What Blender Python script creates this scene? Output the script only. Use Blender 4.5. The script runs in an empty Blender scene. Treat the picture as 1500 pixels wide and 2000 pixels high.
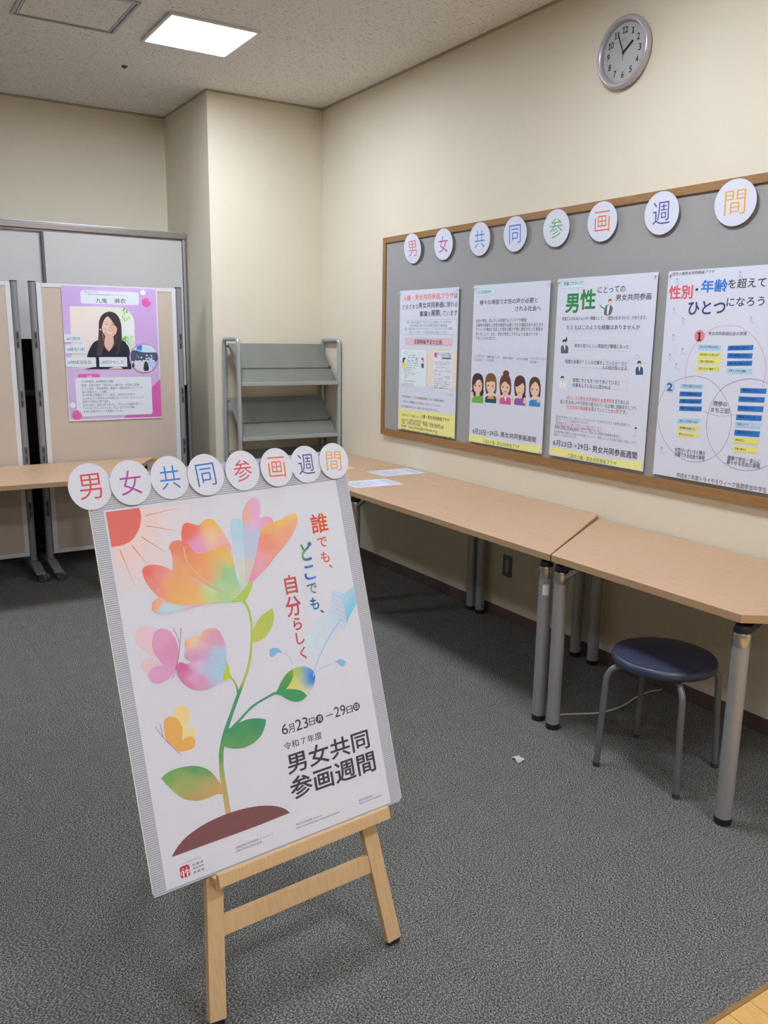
import bpy, bmesh, math, random
from mathutils import Vector, Matrix
from mathutils.geometry import delaunay_2d_cdt

scene = bpy.context.scene
COL = scene.collection
PI = math.pi
random.seed(7)

# ------------------------------------------------------------------ camera
cam_data = bpy.data.cameras.new('camera')
cam = bpy.data.objects.new('camera', cam_data)
COL.objects.link(cam)
scene.camera = cam
cam_data.sensor_fit = 'HORIZONTAL'
cam_data.sensor_width = 36.0
cam_data.lens = 36.0 * 1640.73 / 1500.0
cam_data.clip_start = 0.05
YAW, PITCH, ROLL = -0.562112, 0.205061, 0.013764
F = Vector((math.cos(YAW) * math.cos(PITCH), math.sin(YAW) * math.cos(PITCH), -math.sin(PITCH)))
R0 = F.cross(Vector((0, 0, 1))).normalized()
U0 = R0.cross(F)
RR_ = R0 * math.cos(ROLL) + U0 * math.sin(ROLL)
UU_ = U0 * math.cos(ROLL) - R0 * math.sin(ROLL)
cam.matrix_world = Matrix(((RR_.x, UU_.x, -F.x, -0.13403), (RR_.y, UU_.y, -F.y, 2.91871),
                           (RR_.z, UU_.z, -F.z, 1.51224), (0, 0, 0, 1)))

# ------------------------------------------------------------------ light and exposure
scene.view_settings.view_transform = 'Standard'
scene.view_settings.look = 'None'
scene.view_settings.gamma = 1.0
scene.view_settings.use_curve_mapping = False
scene.view_settings.exposure = 0.0
LAMP = 59.0
LAMP_COLOR = (0.81, 0.875, 1.0)
CEIL = 3.042
LAMP_SPOTS = [(4.452, 1.205), (4.452, 3.6), (2.05, 1.205), (-0.35, 1.205), (-0.35, 3.6), (-2.75, 1.205), (-2.75, 3.6)]
world = bpy.data.worlds.new('world')
scene.world = world
world.use_nodes = True
world.node_tree.nodes['Background'].inputs[0].default_value = (0.9, 0.93, 1.0, 1)
world.node_tree.nodes['Background'].inputs[1].default_value = 0.0

# ------------------------------------------------------------------ helpers
def lin(c):
    c = c / 255.0
    return c / 12.92 if c <= 0.04045 else ((c + 0.055) / 1.055) ** 2.4

def L3(r, g, b):
    return (lin(r), lin(g), lin(b))

def mat(name, color, rough=0.5, metal=0.0, bump=None, vary=None, spec=0.5, emit=None, stretch=(1, 1, 1)):
    """color linear; bump=(scale,strength,distance); vary=(scale, other linear colour, detail)"""
    m = bpy.data.materials.new(name)
    m.use_nodes = True
    nt = m.node_tree
    b = nt.nodes['Principled BSDF']
    b.inputs['Base Color'].default_value = (*color, 1)
    b.inputs['Roughness'].default_value = rough
    b.inputs['Metallic'].default_value = metal
    b.inputs['Specular IOR Level'].default_value = spec
    if emit:
        b.inputs['Emission Color'].default_value = (*emit[0], 1)
        b.inputs['Emission Strength'].default_value = emit[1]
    if bump or vary:
        tc = nt.nodes.new('ShaderNodeTexCoord')
        mp = nt.nodes.new('ShaderNodeMapping')
        mp.inputs['Scale'].default_value = stretch
        nt.links.new(tc.outputs['Object'], mp.inputs['Vector'])
    if vary:
        n = nt.nodes.new('ShaderNodeTexNoise')
        n.inputs['Scale'].default_value = vary[0]
        n.inputs['Detail'].default_value = vary[2] if len(vary) > 2 else 3
        nt.links.new(mp.outputs[0], n.inputs['Vector'])
        r = nt.nodes.new('ShaderNodeValToRGB')
        r.color_ramp.elements[0].position = 0.35
        r.color_ramp.elements[1].position = 0.65
        r.color_ramp.elements[0].color = (*color, 1)
        r.color_ramp.elements[1].color = (*vary[1], 1)
        nt.links.new(n.outputs['Fac'], r.inputs[0])
        nt.links.new(r.outputs[0], b.inputs['Base Color'])
    if bump:
        n2 = nt.nodes.new('ShaderNodeTexNoise')
        n2.inputs['Scale'].default_value = bump[0]
        n2.inputs['Detail'].default_value = 4
        nt.links.new(mp.outputs[0], n2.inputs['Vector'])
        bp = nt.nodes.new('ShaderNodeBump')
        bp.inputs['Strength'].default_value = bump[1]
        bp.inputs['Distance'].default_value = bump[2]
        nt.links.new(n2.outputs['Fac'], bp.inputs['Height'])
        nt.links.new(bp.outputs[0], b.inputs['Normal'])
    return m

def obj(name, bm, m, parent=None, smooth=None, matrix=None):
    me = bpy.data.meshes.new(name)
    bmesh.ops.recalc_face_normals(bm, faces=bm.faces[:])
    bm.to_mesh(me)
    bm.free()
    for x in (m if isinstance(m, (list, tuple)) else [m]):
        me.materials.append(x)
    if smooth:
        me.polygons.foreach_set('use_smooth', [True] * len(me.polygons))
        me.set_sharp_from_angle(angle=math.radians(smooth))
    o = bpy.data.objects.new(name, me)
    COL.objects.link(o)
    if matrix is not None:
        o.matrix_world = matrix
    if parent is not None:
        o.parent = parent
    return o

def tag(o, label, cat, group=None):
    o['label'] = label
    o['category'] = cat
    if group:
        o['group'] = group
    return o

def thing(name, label, cat, loc=(0, 0, 0), group=None, matrix=None):
    o = bpy.data.objects.new(name, None)
    o.empty_display_size = 0.1
    COL.objects.link(o)
    if matrix is not None:
        o.matrix_world = matrix
    else:
        o.location = loc
    return tag(o, label, cat, group)

def struct(name, bm, m, parent=None, smooth=None):
    o = obj(name, bm, m, parent, smooth)
    if parent is None:
        o['kind'] = 'structure'
    return o

def box(bm, x0, x1, y0, y1, z0, z1, bev=0.0, mi=0):
    t = bmesh.new()
    vs = [t.verts.new(p) for p in ((x0, y0, z0), (x1, y0, z0), (x1, y1, z0), (x0, y1, z0),
                                   (x0, y0, z1), (x1, y0, z1), (x1, y1, z1), (x0, y1, z1))]
    for f in ((0, 3, 2, 1), (4, 5, 6, 7), (0, 1, 5, 4), (1, 2, 6, 5), (2, 3, 7, 6), (3, 0, 4, 7)):
        t.faces.new([vs[i] for i in f])
    if bev:
        bmesh.ops.bevel(t, geom=t.edges[:], offset=bev, segments=2, affect='EDGES', profile=0.6)
    merge(bm, t, mi)

def merge(bm, t, mi=0):
    mp = [bm.verts.new(v.co) for v in t.verts]
    t.verts.index_update()
    for f in t.faces:
        try:
            nf = bm.faces.new([mp[v.index] for v in f.verts])
            nf.material_index = mi
        except ValueError:
            pass
    t.free()

def beam(bm, a, b, w, d, side, bev=0.0, mi=0):
    """rectangular bar from a to b; w along 'side', d along the other axis"""
    a, b = Vector(a), Vector(b)
    ax = (b - a).normalized()
    s = Vector(side)
    s = (s - ax * s.dot(ax)).normalized()
    q = ax.cross(s)
    t = bmesh.new()
    vs = []
    for p in (a, b):
        for i, j in ((-1, -1), (1, -1), (1, 1), (-1, 1)):
            vs.append(t.verts.new(p + s * (w / 2 * i) + q * (d / 2 * j)))
    for f in ((0, 1, 2, 3), (7, 6, 5, 4), (0, 4, 5, 1), (1, 5, 6, 2), (2, 6, 7, 3), (3, 7, 4, 0)):
        t.faces.new([vs[i] for i in f])
    if bev:
        bmesh.ops.bevel(t, geom=t.edges[:], offset=bev, segments=2, affect='EDGES', profile=0.6)
    merge(bm, t, mi)

def tube(bm, pts, r, n=16, cap=True, mi=0):
    pts = [Vector(p) for p in pts]
    rs = r if isinstance(r, (list, tuple)) else [r] * len(pts)
    rings = []
    up = None
    for i, p in enumerate(pts):
        d = (pts[min(i + 1, len(pts) - 1)] - pts[max(i - 1, 0)]).normalized()
        if up is None:
            up = Vector((0, 0, 1)) if abs(d.z) < 0.9 else Vector((1, 0, 0))
        a = (up - d * up.dot(d)).normalized()
        up = a
        b = d.cross(a)
        rings.append([bm.verts.new(p + (a * math.cos(2 * PI * k / n) + b * math.sin(2 * PI * k / n)) * rs[i]) for k in range(n)])
    for i in range(len(rings) - 1):
        for k in range(n):
            f = bm.faces.new((rings[i][k], rings[i][(k + 1) % n], rings[i + 1][(k + 1) % n], rings[i + 1][k]))
            f.material_index = mi
    if cap:
        bm.faces.new(rings[0]).material_index = mi
        bm.faces.new(rings[-1]).material_index = mi

def lathe(bm, prof, n=48, center=(0, 0, 0), axis='z', mi=0):
    """prof: list of (radius, height)"""
    c = Vector(center)
    def P(r, h, k):
        a = 2 * PI * k / n
        if axis == 'z':
            return c + Vector((r * math.cos(a), r * math.sin(a), h))
        return c + Vector((r * math.cos(a), h, r * math.sin(a)))
    rings = []
    for r, h in prof:
        if r < 1e-6:
            rings.append([bm.verts.new(P(0, h, 0))])
        else:
            rings.append([bm.verts.new(P(r, h, k)) for k in range(n)])
    for i in range(len(rings) - 1):
        A, B = rings[i], rings[i + 1]
        for k in range(n):
            k2 = (k + 1) % n
            if len(A) == 1 and len(B) == 1:
                continue
            if len(A) == 1:
                f = bm.faces.new((A[0], B[k2], B[k]))
            elif len(B) == 1:
                f = bm.faces.new((A[k], A[k2], B[0]))
            else:
                f = bm.faces.new((A[k], A[k2], B[k2], B[k]))
            f.material_index = mi

def prism(bm, poly, z0, z1, bev=0.0, mi=0):
    t = bmesh.new()
    lo = [t.verts.new((x, y, z0)) for x, y in poly]
    hi = [t.verts.new((x, y, z1)) for x, y in poly]
    n = len(poly)
    t.faces.new(lo[::-1])
    t.faces.new(hi)
    for i in range(n):
        t.faces.new((lo[i], lo[(i + 1) % n], hi[(i + 1) % n], hi[i]))
    if bev:
        bmesh.ops.bevel(t, geom=t.edges[:], offset=bev, segments=2, affect='EDGES', profile=0.6)
    merge(bm, t, mi)

def NB():
    return bmesh.new()

def bmx(fn, *a, **k):
    bm = NB()
    fn(bm, *a, **k)
    return bm

# ------------------------------------------------------------------ materials
M = {}
M['wall'] = mat('wallpaper', (0.765, 0.70, 0.555), 0.85, bump=(420, 0.25, 0.002), vary=(3.0, (0.78, 0.715, 0.568), 2), spec=0.25)
M['baseboard'] = mat('vinyl_baseboard', L3(96, 80, 74), 0.55, vary=(8, L3(88, 73, 68)))
M['white_metal'] = mat('white_enamel', (0.72, 0.72, 0.72), 0.4, vary=(2, (0.70, 0.71, 0.72)))
M['alu'] = mat('brushed_aluminium', L3(176, 176, 180), 0.38, 0.75, bump=(300, 0.05, 0.001), stretch=(1, 1, 12))
M['grey_steel'] = mat('grey_painted_steel', L3(146, 147, 150), 0.42, 0.35, bump=(500, 0.06, 0.001))
M['rack_tube'] = mat('silver_painted_tube', L3(178, 184, 186), 0.35, 0.4, bump=(400, 0.04, 0.001))
M['rack_plate'] = mat('grey_green_shelf_steel', L3(132, 135, 128), 0.45, 0.25, vary=(5, L3(126, 129, 123)))
M['leg'] = mat('silver_table_leg', L3(170, 170, 172), 0.42, 0.45, bump=(700, 0.05, 0.001))
M['chrome'] = mat('chrome', (0.62, 0.61, 0.60), 0.28, 1.0, bump=(60, 0.03, 0.001))
M['black'] = mat('black_plastic', (0.012, 0.012, 0.014), 0.45, bump=(300, 0.1, 0.001))
M['dark'] = mat('dark_grey_plastic', (0.045, 0.045, 0.05), 0.5, bump=(300, 0.1, 0.001))
M['slot'] = mat('mid_grey_plastic', L3(96, 96, 98), 0.5, bump=(300, 0.05, 0.001))
M['rail'] = mat('bronze_grey_rail', L3(150, 143, 138), 0.35, 0.5, bump=(300, 0.04, 0.001))
M['castor'] = mat('grey_castor', L3(80, 80, 92), 0.5, bump=(300, 0.05, 0.001))
M['beige_cloth'] = mat('beige_panel_cloth', L3(206, 191, 174), 0.9, bump=(600, 0.3, 0.001), vary=(4, L3(201, 186, 170)), spec=0.1)
M['felt'] = mat('grey_board_felt', L3(165, 165, 163), 0.95, bump=(700, 0.25, 0.001), vary=(300, L3(161, 161, 159), 3), spec=0.05)
M['cabinet_white'] = mat('white_door_panel', L3(206, 205, 202), 0.35, vary=(2, L3(203, 202, 199)))
M['cabinet_dark'] = mat('shade_brown_cabinet_interior', L3(62, 52, 50), 0.7, vary=(6, L3(52, 45, 43)))  # dark brown has the shadow of the empty opening put into it
M['vinyl'] = mat('navy_vinyl', L3(56, 62, 86), 0.36, bump=(900, 0.2, 0.0008), vary=(8, L3(53, 59, 82)), spec=0.7)
M['stool_leg'] = mat('dark_grey_stool_tube', L3(116, 116, 118), 0.36, 0.3, bump=(500, 0.04, 0.001))
M['clock_rim'] = mat('silver_clock_plastic', L3(190, 186, 192), 0.3, 0.35, bump=(300, 0.02, 0.001))
M['cord'] = mat('white_cord', L3(205, 203, 198), 0.5, bump=(200, 0.05, 0.001))
M['outlet'] = mat('grey_outlet_plate', L3(112, 112, 106), 0.4, 0.3, bump=(300, 0.05, 0.001))
M['outlet_in'] = mat('pale_outlet_insert', L3(180, 176, 165), 0.4, bump=(300, 0.05, 0.001))
M['amber'] = mat('amber_plastic', L3(214, 160, 70), 0.35, bump=(200, 0.05, 0.001))
M['manila'] = mat('yellow_paper', L3(236, 206, 128), 0.7, bump=(200, 0.1, 0.001))
M['scrap'] = mat('white_crumpled_paper', (0.85, 0.85, 0.85), 0.6, bump=(300, 0.3, 0.001))
M['lamp'] = mat('lit_diffuser', (0.9, 0.9, 0.9), 0.5, emit=(LAMP_COLOR, LAMP))
M['pin'] = mat('clear_pin_plastic', (0.8, 0.8, 0.82), 0.15, bump=(100, 0.02, 0.001))

def wood(name, c1, c2, stretch, scale=6.0, rough=0.45, bumps=0.06):
    m = bpy.data.materials.new(name)
    m.use_nodes = True
    nt = m.node_tree
    b = nt.nodes['Principled BSDF']
    b.inputs['Roughness'].default_value = rough
    b.inputs['Specular IOR Level'].default_value = 0.4
    tc = nt.nodes.new('ShaderNodeTexCoord')
    mp = nt.nodes.new('ShaderNodeMapping')
    mp.inputs['Scale'].default_value = stretch
    n = nt.nodes.new('ShaderNodeTexNoise')
    n.inputs['Scale'].default_value = scale
    n.inputs['Detail'].default_value = 6
    n.inputs['Distortion'].default_value = 0.4
    n2 = nt.nodes.new('ShaderNodeTexNoise')
    n2.inputs['Scale'].default_value = scale * 0.25
    mx = nt.nodes.new('ShaderNodeMath')
    mx.operation = 'MULTIPLY_ADD'
    mx.inputs[1].default_value = 0.5
    r = nt.nodes.new('ShaderNodeValToRGB')
    r.color_ramp.elements[0].position = 0.45
    r.color_ramp.elements[1].position = 1.05
    r.color_ramp.elements[0].color = (*c1, 1)
    r.color_ramp.elements[1].color = (*c2, 1)
    bp = nt.nodes.new('ShaderNodeBump')
    bp.inputs['Strength'].default_value = bumps
    bp.inputs['Distance'].default_value = 0.001
    lk = nt.links.new
    lk(tc.outputs['Object'], mp.inputs['Vector'])
    lk(mp.outputs[0], n.inputs['Vector'])
    lk(tc.outputs['Object'], n2.inputs['Vector'])
    lk(n2.outputs['Fac'], mx.inputs[0])
    lk(n.outputs['Fac'], mx.inputs[2])
    lk(mx.outputs[0], r.inputs[0])
    lk(r.outputs[0], b.inputs['Base Color'])
    lk(n.outputs['Fac'], bp.inputs['Height'])
    lk(bp.outputs[0], b.inputs['Normal'])
    return m

M['table'] = wood('maple_laminate', L3(190, 156, 123), L3(200, 168, 136), (1.2, 14, 14), 7, 0.42, 0.03)
M['table_edge'] = wood('maple_edge_band', L3(182, 148, 113), L3(193, 161, 126), (2, 2, 60), 5, 0.45)
M['frame_wood'] = wood('brown_oak_frame', L3(140, 104, 64), L3(166, 126, 82), (3, 20, 20), 6, 0.5)
M['easel'] = wood('pale_pine', L3(206, 170, 124), L3(220, 188, 143), (26, 3, 26), 5, 0.55)
M['floor_wood'] = wood('honey_floorboards', L3(206, 160, 92), L3(224, 182, 114), (3, 30, 30), 5, 0.35)

def carpet_mat():
    m = bpy.data.materials.new('grey_loop_carpet')
    m.use_nodes = True
    nt = m.node_tree
    b = nt.nodes['Principled BSDF']
    b.inputs['Roughness'].default_value = 0.95
    b.inputs['Specular IOR Level'].default_value = 0.1
    lk = nt.links.new
    tc = nt.nodes.new('ShaderNodeTexCoord')
    # alternate tiles turn their yarn by a quarter
    ck = nt.nodes.new('ShaderNodeTexChecker')
    ck.inputs['Scale'].default_value = 2.0
    ck.inputs['Color1'].default_value = (0, 0, 0, 1)
    ck.inputs['Color2'].default_value = (1, 1, 1, 1)
    lk(tc.outputs['Object'], ck.inputs['Vector'])
    facs = []
    for st in ((1.0, 0.55, 1.0), (0.6, 1.0, 1.0)):
        mp = nt.nodes.new('ShaderNodeMapping')
        mp.inputs['Scale'].default_value = st
        mp.inputs['Rotation'].default_value = (0, 0, 0.5)
        n = nt.nodes.new('ShaderNodeTexNoise')
        n.inputs['Scale'].default_value = 320
        n.inputs['Detail'].default_value = 3.0
        n.inputs['Roughness'].default_value = 0.6
        lk(tc.outputs['Object'], mp.inputs['Vector'])
        lk(mp.outputs[0], n.inputs['Vector'])
        facs.append(n)
    mix = nt.nodes.new('ShaderNodeMix')
    lk(ck.outputs['Fac'], mix.inputs[0])
    lk(facs[0].outputs['Fac'], mix.inputs[2])
    lk(facs[1].outputs['Fac'], mix.inputs[3])
    r = nt.nodes.new('ShaderNodeValToRGB')
    e = r.color_ramp.elements
    e[0].position = 0.34
    e[0].color = (0.018, 0.018, 0.0175, 1)
    e[1].position = 0.68
    e[1].color = (0.40, 0.395, 0.36, 1)
    x = e.new(0.5)
    x.color = (0.118, 0.117, 0.108, 1)
    lk(mix.outputs[0], r.inputs[0])
    n3 = nt.nodes.new('ShaderNodeTexNoise')
    n3.inputs['Scale'].default_value = 14
    lk(tc.outputs['Object'], n3.inputs['Vector'])
    mr = nt.nodes.new('ShaderNodeMapRange')
    mr.inputs['To Min'].default_value = 0.86
    mr.inputs['To Max'].default_value = 1.12
    lk(n3.outputs['Fac'], mr.inputs['Value'])
    mu = nt.nodes.new('ShaderNodeVectorMath')
    mu.operation = 'SCALE'
    lk(r.outputs[0], mu.inputs[0])
    lk(mr.outputs[0], mu.inputs['Scale'])
    # thin dark seams between the half metre tiles
    sx = nt.nodes.new('ShaderNodeSeparateXYZ')
    lk(tc.outputs['Object'], sx.inputs[0])
    ds = []
    for ax, off in ((0, 0.09), (1, 0.21)):
        a = nt.nodes.new('ShaderNodeMath')
        a.operation = 'ADD'
        a.inputs[1].default_value = off
        pp = nt.nodes.new('ShaderNodeMath')
        pp.operation = 'PINGPONG'
        pp.inputs[1].default_value = 0.25
        lk(sx.outputs[ax], a.inputs[0])
        lk(a.outputs[0], pp.inputs[0])
        ds.append(pp)
    mn = nt.nodes.new('ShaderNodeMath')
    mn.operation = 'MINIMUM'
    lk(ds[0].outputs[0], mn.inputs[0])
    lk(ds[1].outputs[0], mn.inputs[1])
    ms = nt.nodes.new('ShaderNodeMapRange')
    ms.inputs['From Min'].default_value = 0.0006
    ms.inputs['From Max'].default_value = 0.0022
    ms.inputs['To Min'].default_value = 0.75
    lk(mn.outputs[0], ms.inputs['Value'])
    m2 = nt.nodes.new('ShaderNodeVectorMath')
    m2.operation = 'SCALE'
    lk(mu.outputs[0], m2.inputs[0])
    lk(ms.outputs[0], m2.inputs['Scale'])
    lk(m2.outputs[0], b.inputs['Base Color'])
    bp = nt.nodes.new('ShaderNodeBump')
    bp.inputs['Strength'].default_value = 0.35
    bp.inputs['Distance'].default_value = 0.002
    lk(mix.outputs[0], bp.inputs['Height'])
    lk(bp.outputs[0], b.inputs['Normal'])
    return m

M['carpet'] = carpet_mat()

def ceiling_mat():
    m = bpy.data.materials.new('fissured_ceiling_board')
    m.use_nodes = True
    nt = m.node_tree
    b = nt.nodes['Principled BSDF']
    b.inputs['Roughness'].default_value = 0.95
    b.inputs['Specular IOR Level'].default_value = 0.1
    lk = nt.links.new
    tc = nt.nodes.new('ShaderNodeTexCoord')
    mp = nt.nodes.new('ShaderNodeMapping')
    mp.inputs['Scale'].default_value = (1, 0.5, 1)
    mp.inputs['Rotation'].default_value = (0, 0, 0.6)
    n = nt.nodes.new('ShaderNodeTexNoise')
    n.inputs['Scale'].default_value = 150
    n.inputs['Detail'].default_value = 2
    n.inputs['Distortion'].default_value = 1.2
    lk(tc.outputs['Object'], mp.inputs['Vector'])
    lk(mp.outputs[0], n.inputs['Vector'])
    r = nt.nodes.new('ShaderNodeValToRGB')
    e = r.color_ramp.elements
    e[0].position = 0.30
    e[0].color = (0.24, 0.235, 0.22, 1)
    e[1].position = 0.40
    e[1].color = (0.86, 0.84, 0.79, 1)
    lk(n.outputs['Fac'], r.inputs[0])
    lk(r.outputs[0], b.inputs['Base Color'])
    bp = nt.nodes.new('ShaderNodeBump')
    bp.inputs['Strength'].default_value = 0.5
    bp.inputs['Distance'].default_value = 0.004
    lk(n.outputs['Fac'], bp.inputs['Height'])
    lk(bp.outputs[0], b.inputs['Normal'])
    return m

M['ceiling'] = ceiling_mat()

def ribbed_mat():
    m = bpy.data.materials.new('ribbed_plastic_sheet')
    m.use_nodes = True
    nt = m.node_tree
    b = nt.nodes['Principled BSDF']
    b.inputs['Roughness'].default_value = 0.35
    lk = nt.links.new
    tc = nt.nodes.new('ShaderNodeTexCoord')
    w = nt.nodes.new('ShaderNodeTexWave')
    w.wave_type = 'BANDS'
    w.bands_direction = 'Y'
    w.inputs['Scale'].default_value = 2 * PI / 20 / 0.0048
    lk(tc.outputs['Object'], w.inputs['Vector'])
    r = nt.nodes.new('ShaderNodeValToRGB')
    e = r.color_ramp.elements
    e[0].position = 0.04
    e[0].color = (0.27, 0.29, 0.36, 1)
    e[1].position = 0.30
    e[1].color = (0.56, 0.59, 0.67, 1)
    lk(w.outputs['Fac'], r.inputs[0])
    lk(r.outputs[0], b.inputs['Base Color'])
    bp = nt.nodes.new('ShaderNodeBump')
    bp.inputs['Strength'].default_value = 0.3
    bp.inputs['Distance'].default_value = 0.001
    lk(w.outputs['Fac'], bp.inputs['Height'])
    lk(bp.outputs[0], b.inputs['Normal'])
    return m

M['ribbed'] = ribbed_mat()

def print_mat():
    m = bpy.data.materials.new('printed_paper')
    m.use_nodes = True
    nt = m.node_tree
    b = nt.nodes['Principled BSDF']
    b.inputs['Roughness'].default_value = 0.5
    b.inputs['Specular IOR Level'].default_value = 0.3
    a = nt.nodes.new('ShaderNodeAttribute')
    a.attribute_name = 'ink'
    tc = nt.nodes.new('ShaderNodeTexCoord')
    n = nt.nodes.new('ShaderNodeTexNoise')
    n.inputs['Scale'].default_value = 7
    bp = nt.nodes.new('ShaderNodeBump')
    bp.inputs['Strength'].default_value = 0.12
    bp.inputs['Distance'].default_value = 0.01
    nt.links.new(tc.outputs['Object'], n.inputs['Vector'])
    nt.links.new(n.outputs['Fac'], bp.inputs['Height'])
    nt.links.new(bp.outputs[0], b.inputs['Normal'])
    nt.links.new(a.outputs['Color'], b.inputs['Base Color'])
    return m

M['print'] = print_mat()

# ------------------------------------------------------------------ printing: flat ink shapes on a sheet of paper
PAPER_ALB = (0.735, 0.765, 0.87)
PAPER_REF = L3(206, 204, 214)

def ink(hx):
    if isinstance(hx[0], float):
        return hx
    v = hx
    return tuple(min(0.9, lin(v[i]) / PAPER_REF[i] * PAPER_ALB[i]) for i in range(3))

_GLYPH = {}

def glyphs(s, bold):
    k = (s, bold)
    if k not in _GLYPH and s in ('1', '10', '11', '12'):
        one = [(0.10, 0), (0.43, 0), (0.43, 0.05), (0.33, 0.065), (0.33, 0.69), (0.28, 0.69), (0.08, 0.62), (0.08, 0.57), (0.21, 0.585), (0.21, 0.065), (0.10, 0.05)]
        vs, fs = list(one), [tuple(range(11))]
        if s == '11':
            vs += [(x + 0.42, y) for x, y in one]
            fs.append(tuple(range(11, 22)))
        elif len(s) == 2:
            v2, f2 = glyphs(s[1], 0.0)
            x0 = min(v[0] for v in v2)
            vs += [(x - x0 + 0.48, y) for x, y in v2]
            fs += [tuple(i + 11 for i in f) for f in f2]
        _GLYPH[k] = (vs, fs)
    if k not in _GLYPH:
        c = bpy.data.curves.new('lettering', 'FONT')
        c.body = s
        c.offset = bold
        c.resolution_u = 3
        o = bpy.data.objects.new('lettering', c)
        COL.objects.link(o)
        dg = bpy.context.evaluated_depsgraph_get()
        me = bpy.data.meshes.new_from_object(o.evaluated_get(dg))
        vs = [(v.co.x, v.co.y) for v in me.vertices]
        fs = [tuple(p.vertices) for p in me.polygons]
        bpy.data.objects.remove(o)
        bpy.data.meshes.remove(me)
        bpy.data.curves.remove(c)
        _GLYPH[k] = (vs, fs)
    return _GLYPH[k]

def smooth_loop(pts, corners, closed=True, seg=6):
    n = len(pts)
    out = []
    rng = range(n) if closed else range(n - 1)
    for i in rng:
        p1, p2 = pts[i], pts[(i + 1) % n]
        if closed:
            p0, p3 = pts[i - 1], pts[(i + 2) % n]
        else:
            p0, p3 = pts[max(i - 1, 0)], pts[min(i + 2, n - 1)]
        m1 = ((p2[0] - p0[0]) / 2, (p2[1] - p0[1]) / 2)
        m2 = ((p3[0] - p1[0]) / 2, (p3[1] - p1[1]) / 2)
        L = math.hypot(p2[0] - p1[0], p2[1] - p1[1])
        def cl(m):
            q = math.hypot(*m)
            return m if q <= L * 1.2 or q == 0 else (m[0] * L * 1.2 / q, m[1] * L * 1.2 / q)
        m1, m2 = cl(m1), cl(m2)
        c1, c2 = i in corners, (i + 1) % n in corners
        if c1 and c2:
            out.append(p1)
            continue
        if c1:
            m1 = ((p2[0] - p1[0]) * 1.0 - m2[0] * 0.3, (p2[1] - p1[1]) * 1.0 - m2[1] * 0.3)
        if c2:
            m2 = ((p2[0] - p1[0]) * 1.0 - m1[0] * 0.3, (p2[1] - p1[1]) * 1.0 - m1[1] * 0.3)
        for k in range(seg):
            t = k / seg
            a = 2 * t ** 3 - 3 * t * t + 1
            b = t ** 3 - 2 * t * t + t
            c = -2 * t ** 3 + 3 * t * t
            d = t ** 3 - t * t
            out.append((a * p1[0] + b * m1[0] + c * p2[0] + d * m2[0], a * p1[1] + b * m1[1] + c * p2[1] + d * m2[1]))
    if not closed:
        out.append(pts[-1])
    return out

def inside(x, y, poly):
    r = False
    j = len(poly) - 1
    for i in range(len(poly)):
        xi, yi = poly[i]
        xj, yj = poly[j]
        if (yi > y) != (yj > y) and x < (xj - xi) * (y - yi) / (yj - yi) + xi:
            r = not r
        j = i
    return r

def colour_fn(c):
    if isinstance(c, tuple):
        v = ink(c)
        return lambda x, y: v
    cs = [(a * 1e-4, b * 1e-4, ink(h)) for a, b, h in c]
    def f(x, y):
        s = 0.0
        o = [0.0, 0.0, 0.0]
        for a, b, k in cs:
            w = 1.0 / ((x - a) ** 2 + (y - b) ** 2 + 1.4e-4) ** 2.0
            s += w
            for i in range(3):
                o[i] += w * k[i]
        return (o[0] / s, o[1] / s, o[2] / s)
    return f

def clip_poly(poly, w, h):
    """keep a printed outline on its sheet: x in 0..w, y in -h..0"""
    def cut(ps, inn, hit):
        o = []
        for i in range(len(ps)):
            a, b = ps[i - 1], ps[i]
            ia, ib = inn(a), inn(b)
            if ib:
                if not ia:
                    o.append(hit(a, b))
                o.append(b)
            elif ia:
                o.append(hit(a, b))
        return o
    e = 0.0005
    def hx(v):
        return lambda a, b: (v, a[1] + (b[1] - a[1]) * (v - a[0]) / (b[0] - a[0]))
    def hy(v):
        return lambda a, b: (a[0] + (b[0] - a[0]) * (v - a[1]) / (b[1] - a[1]), v)
    for inn, hit in ((lambda p: p[0] >= e, hx(e)), (lambda p: p[0] <= w - e, hx(w - e)),
                     (lambda p: p[1] <= -e, hy(-e)), (lambda p: p[1] >= -h + e, hy(-h + e))):
        if poly:
            poly = cut(poly, inn, hit)
    return poly

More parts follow.
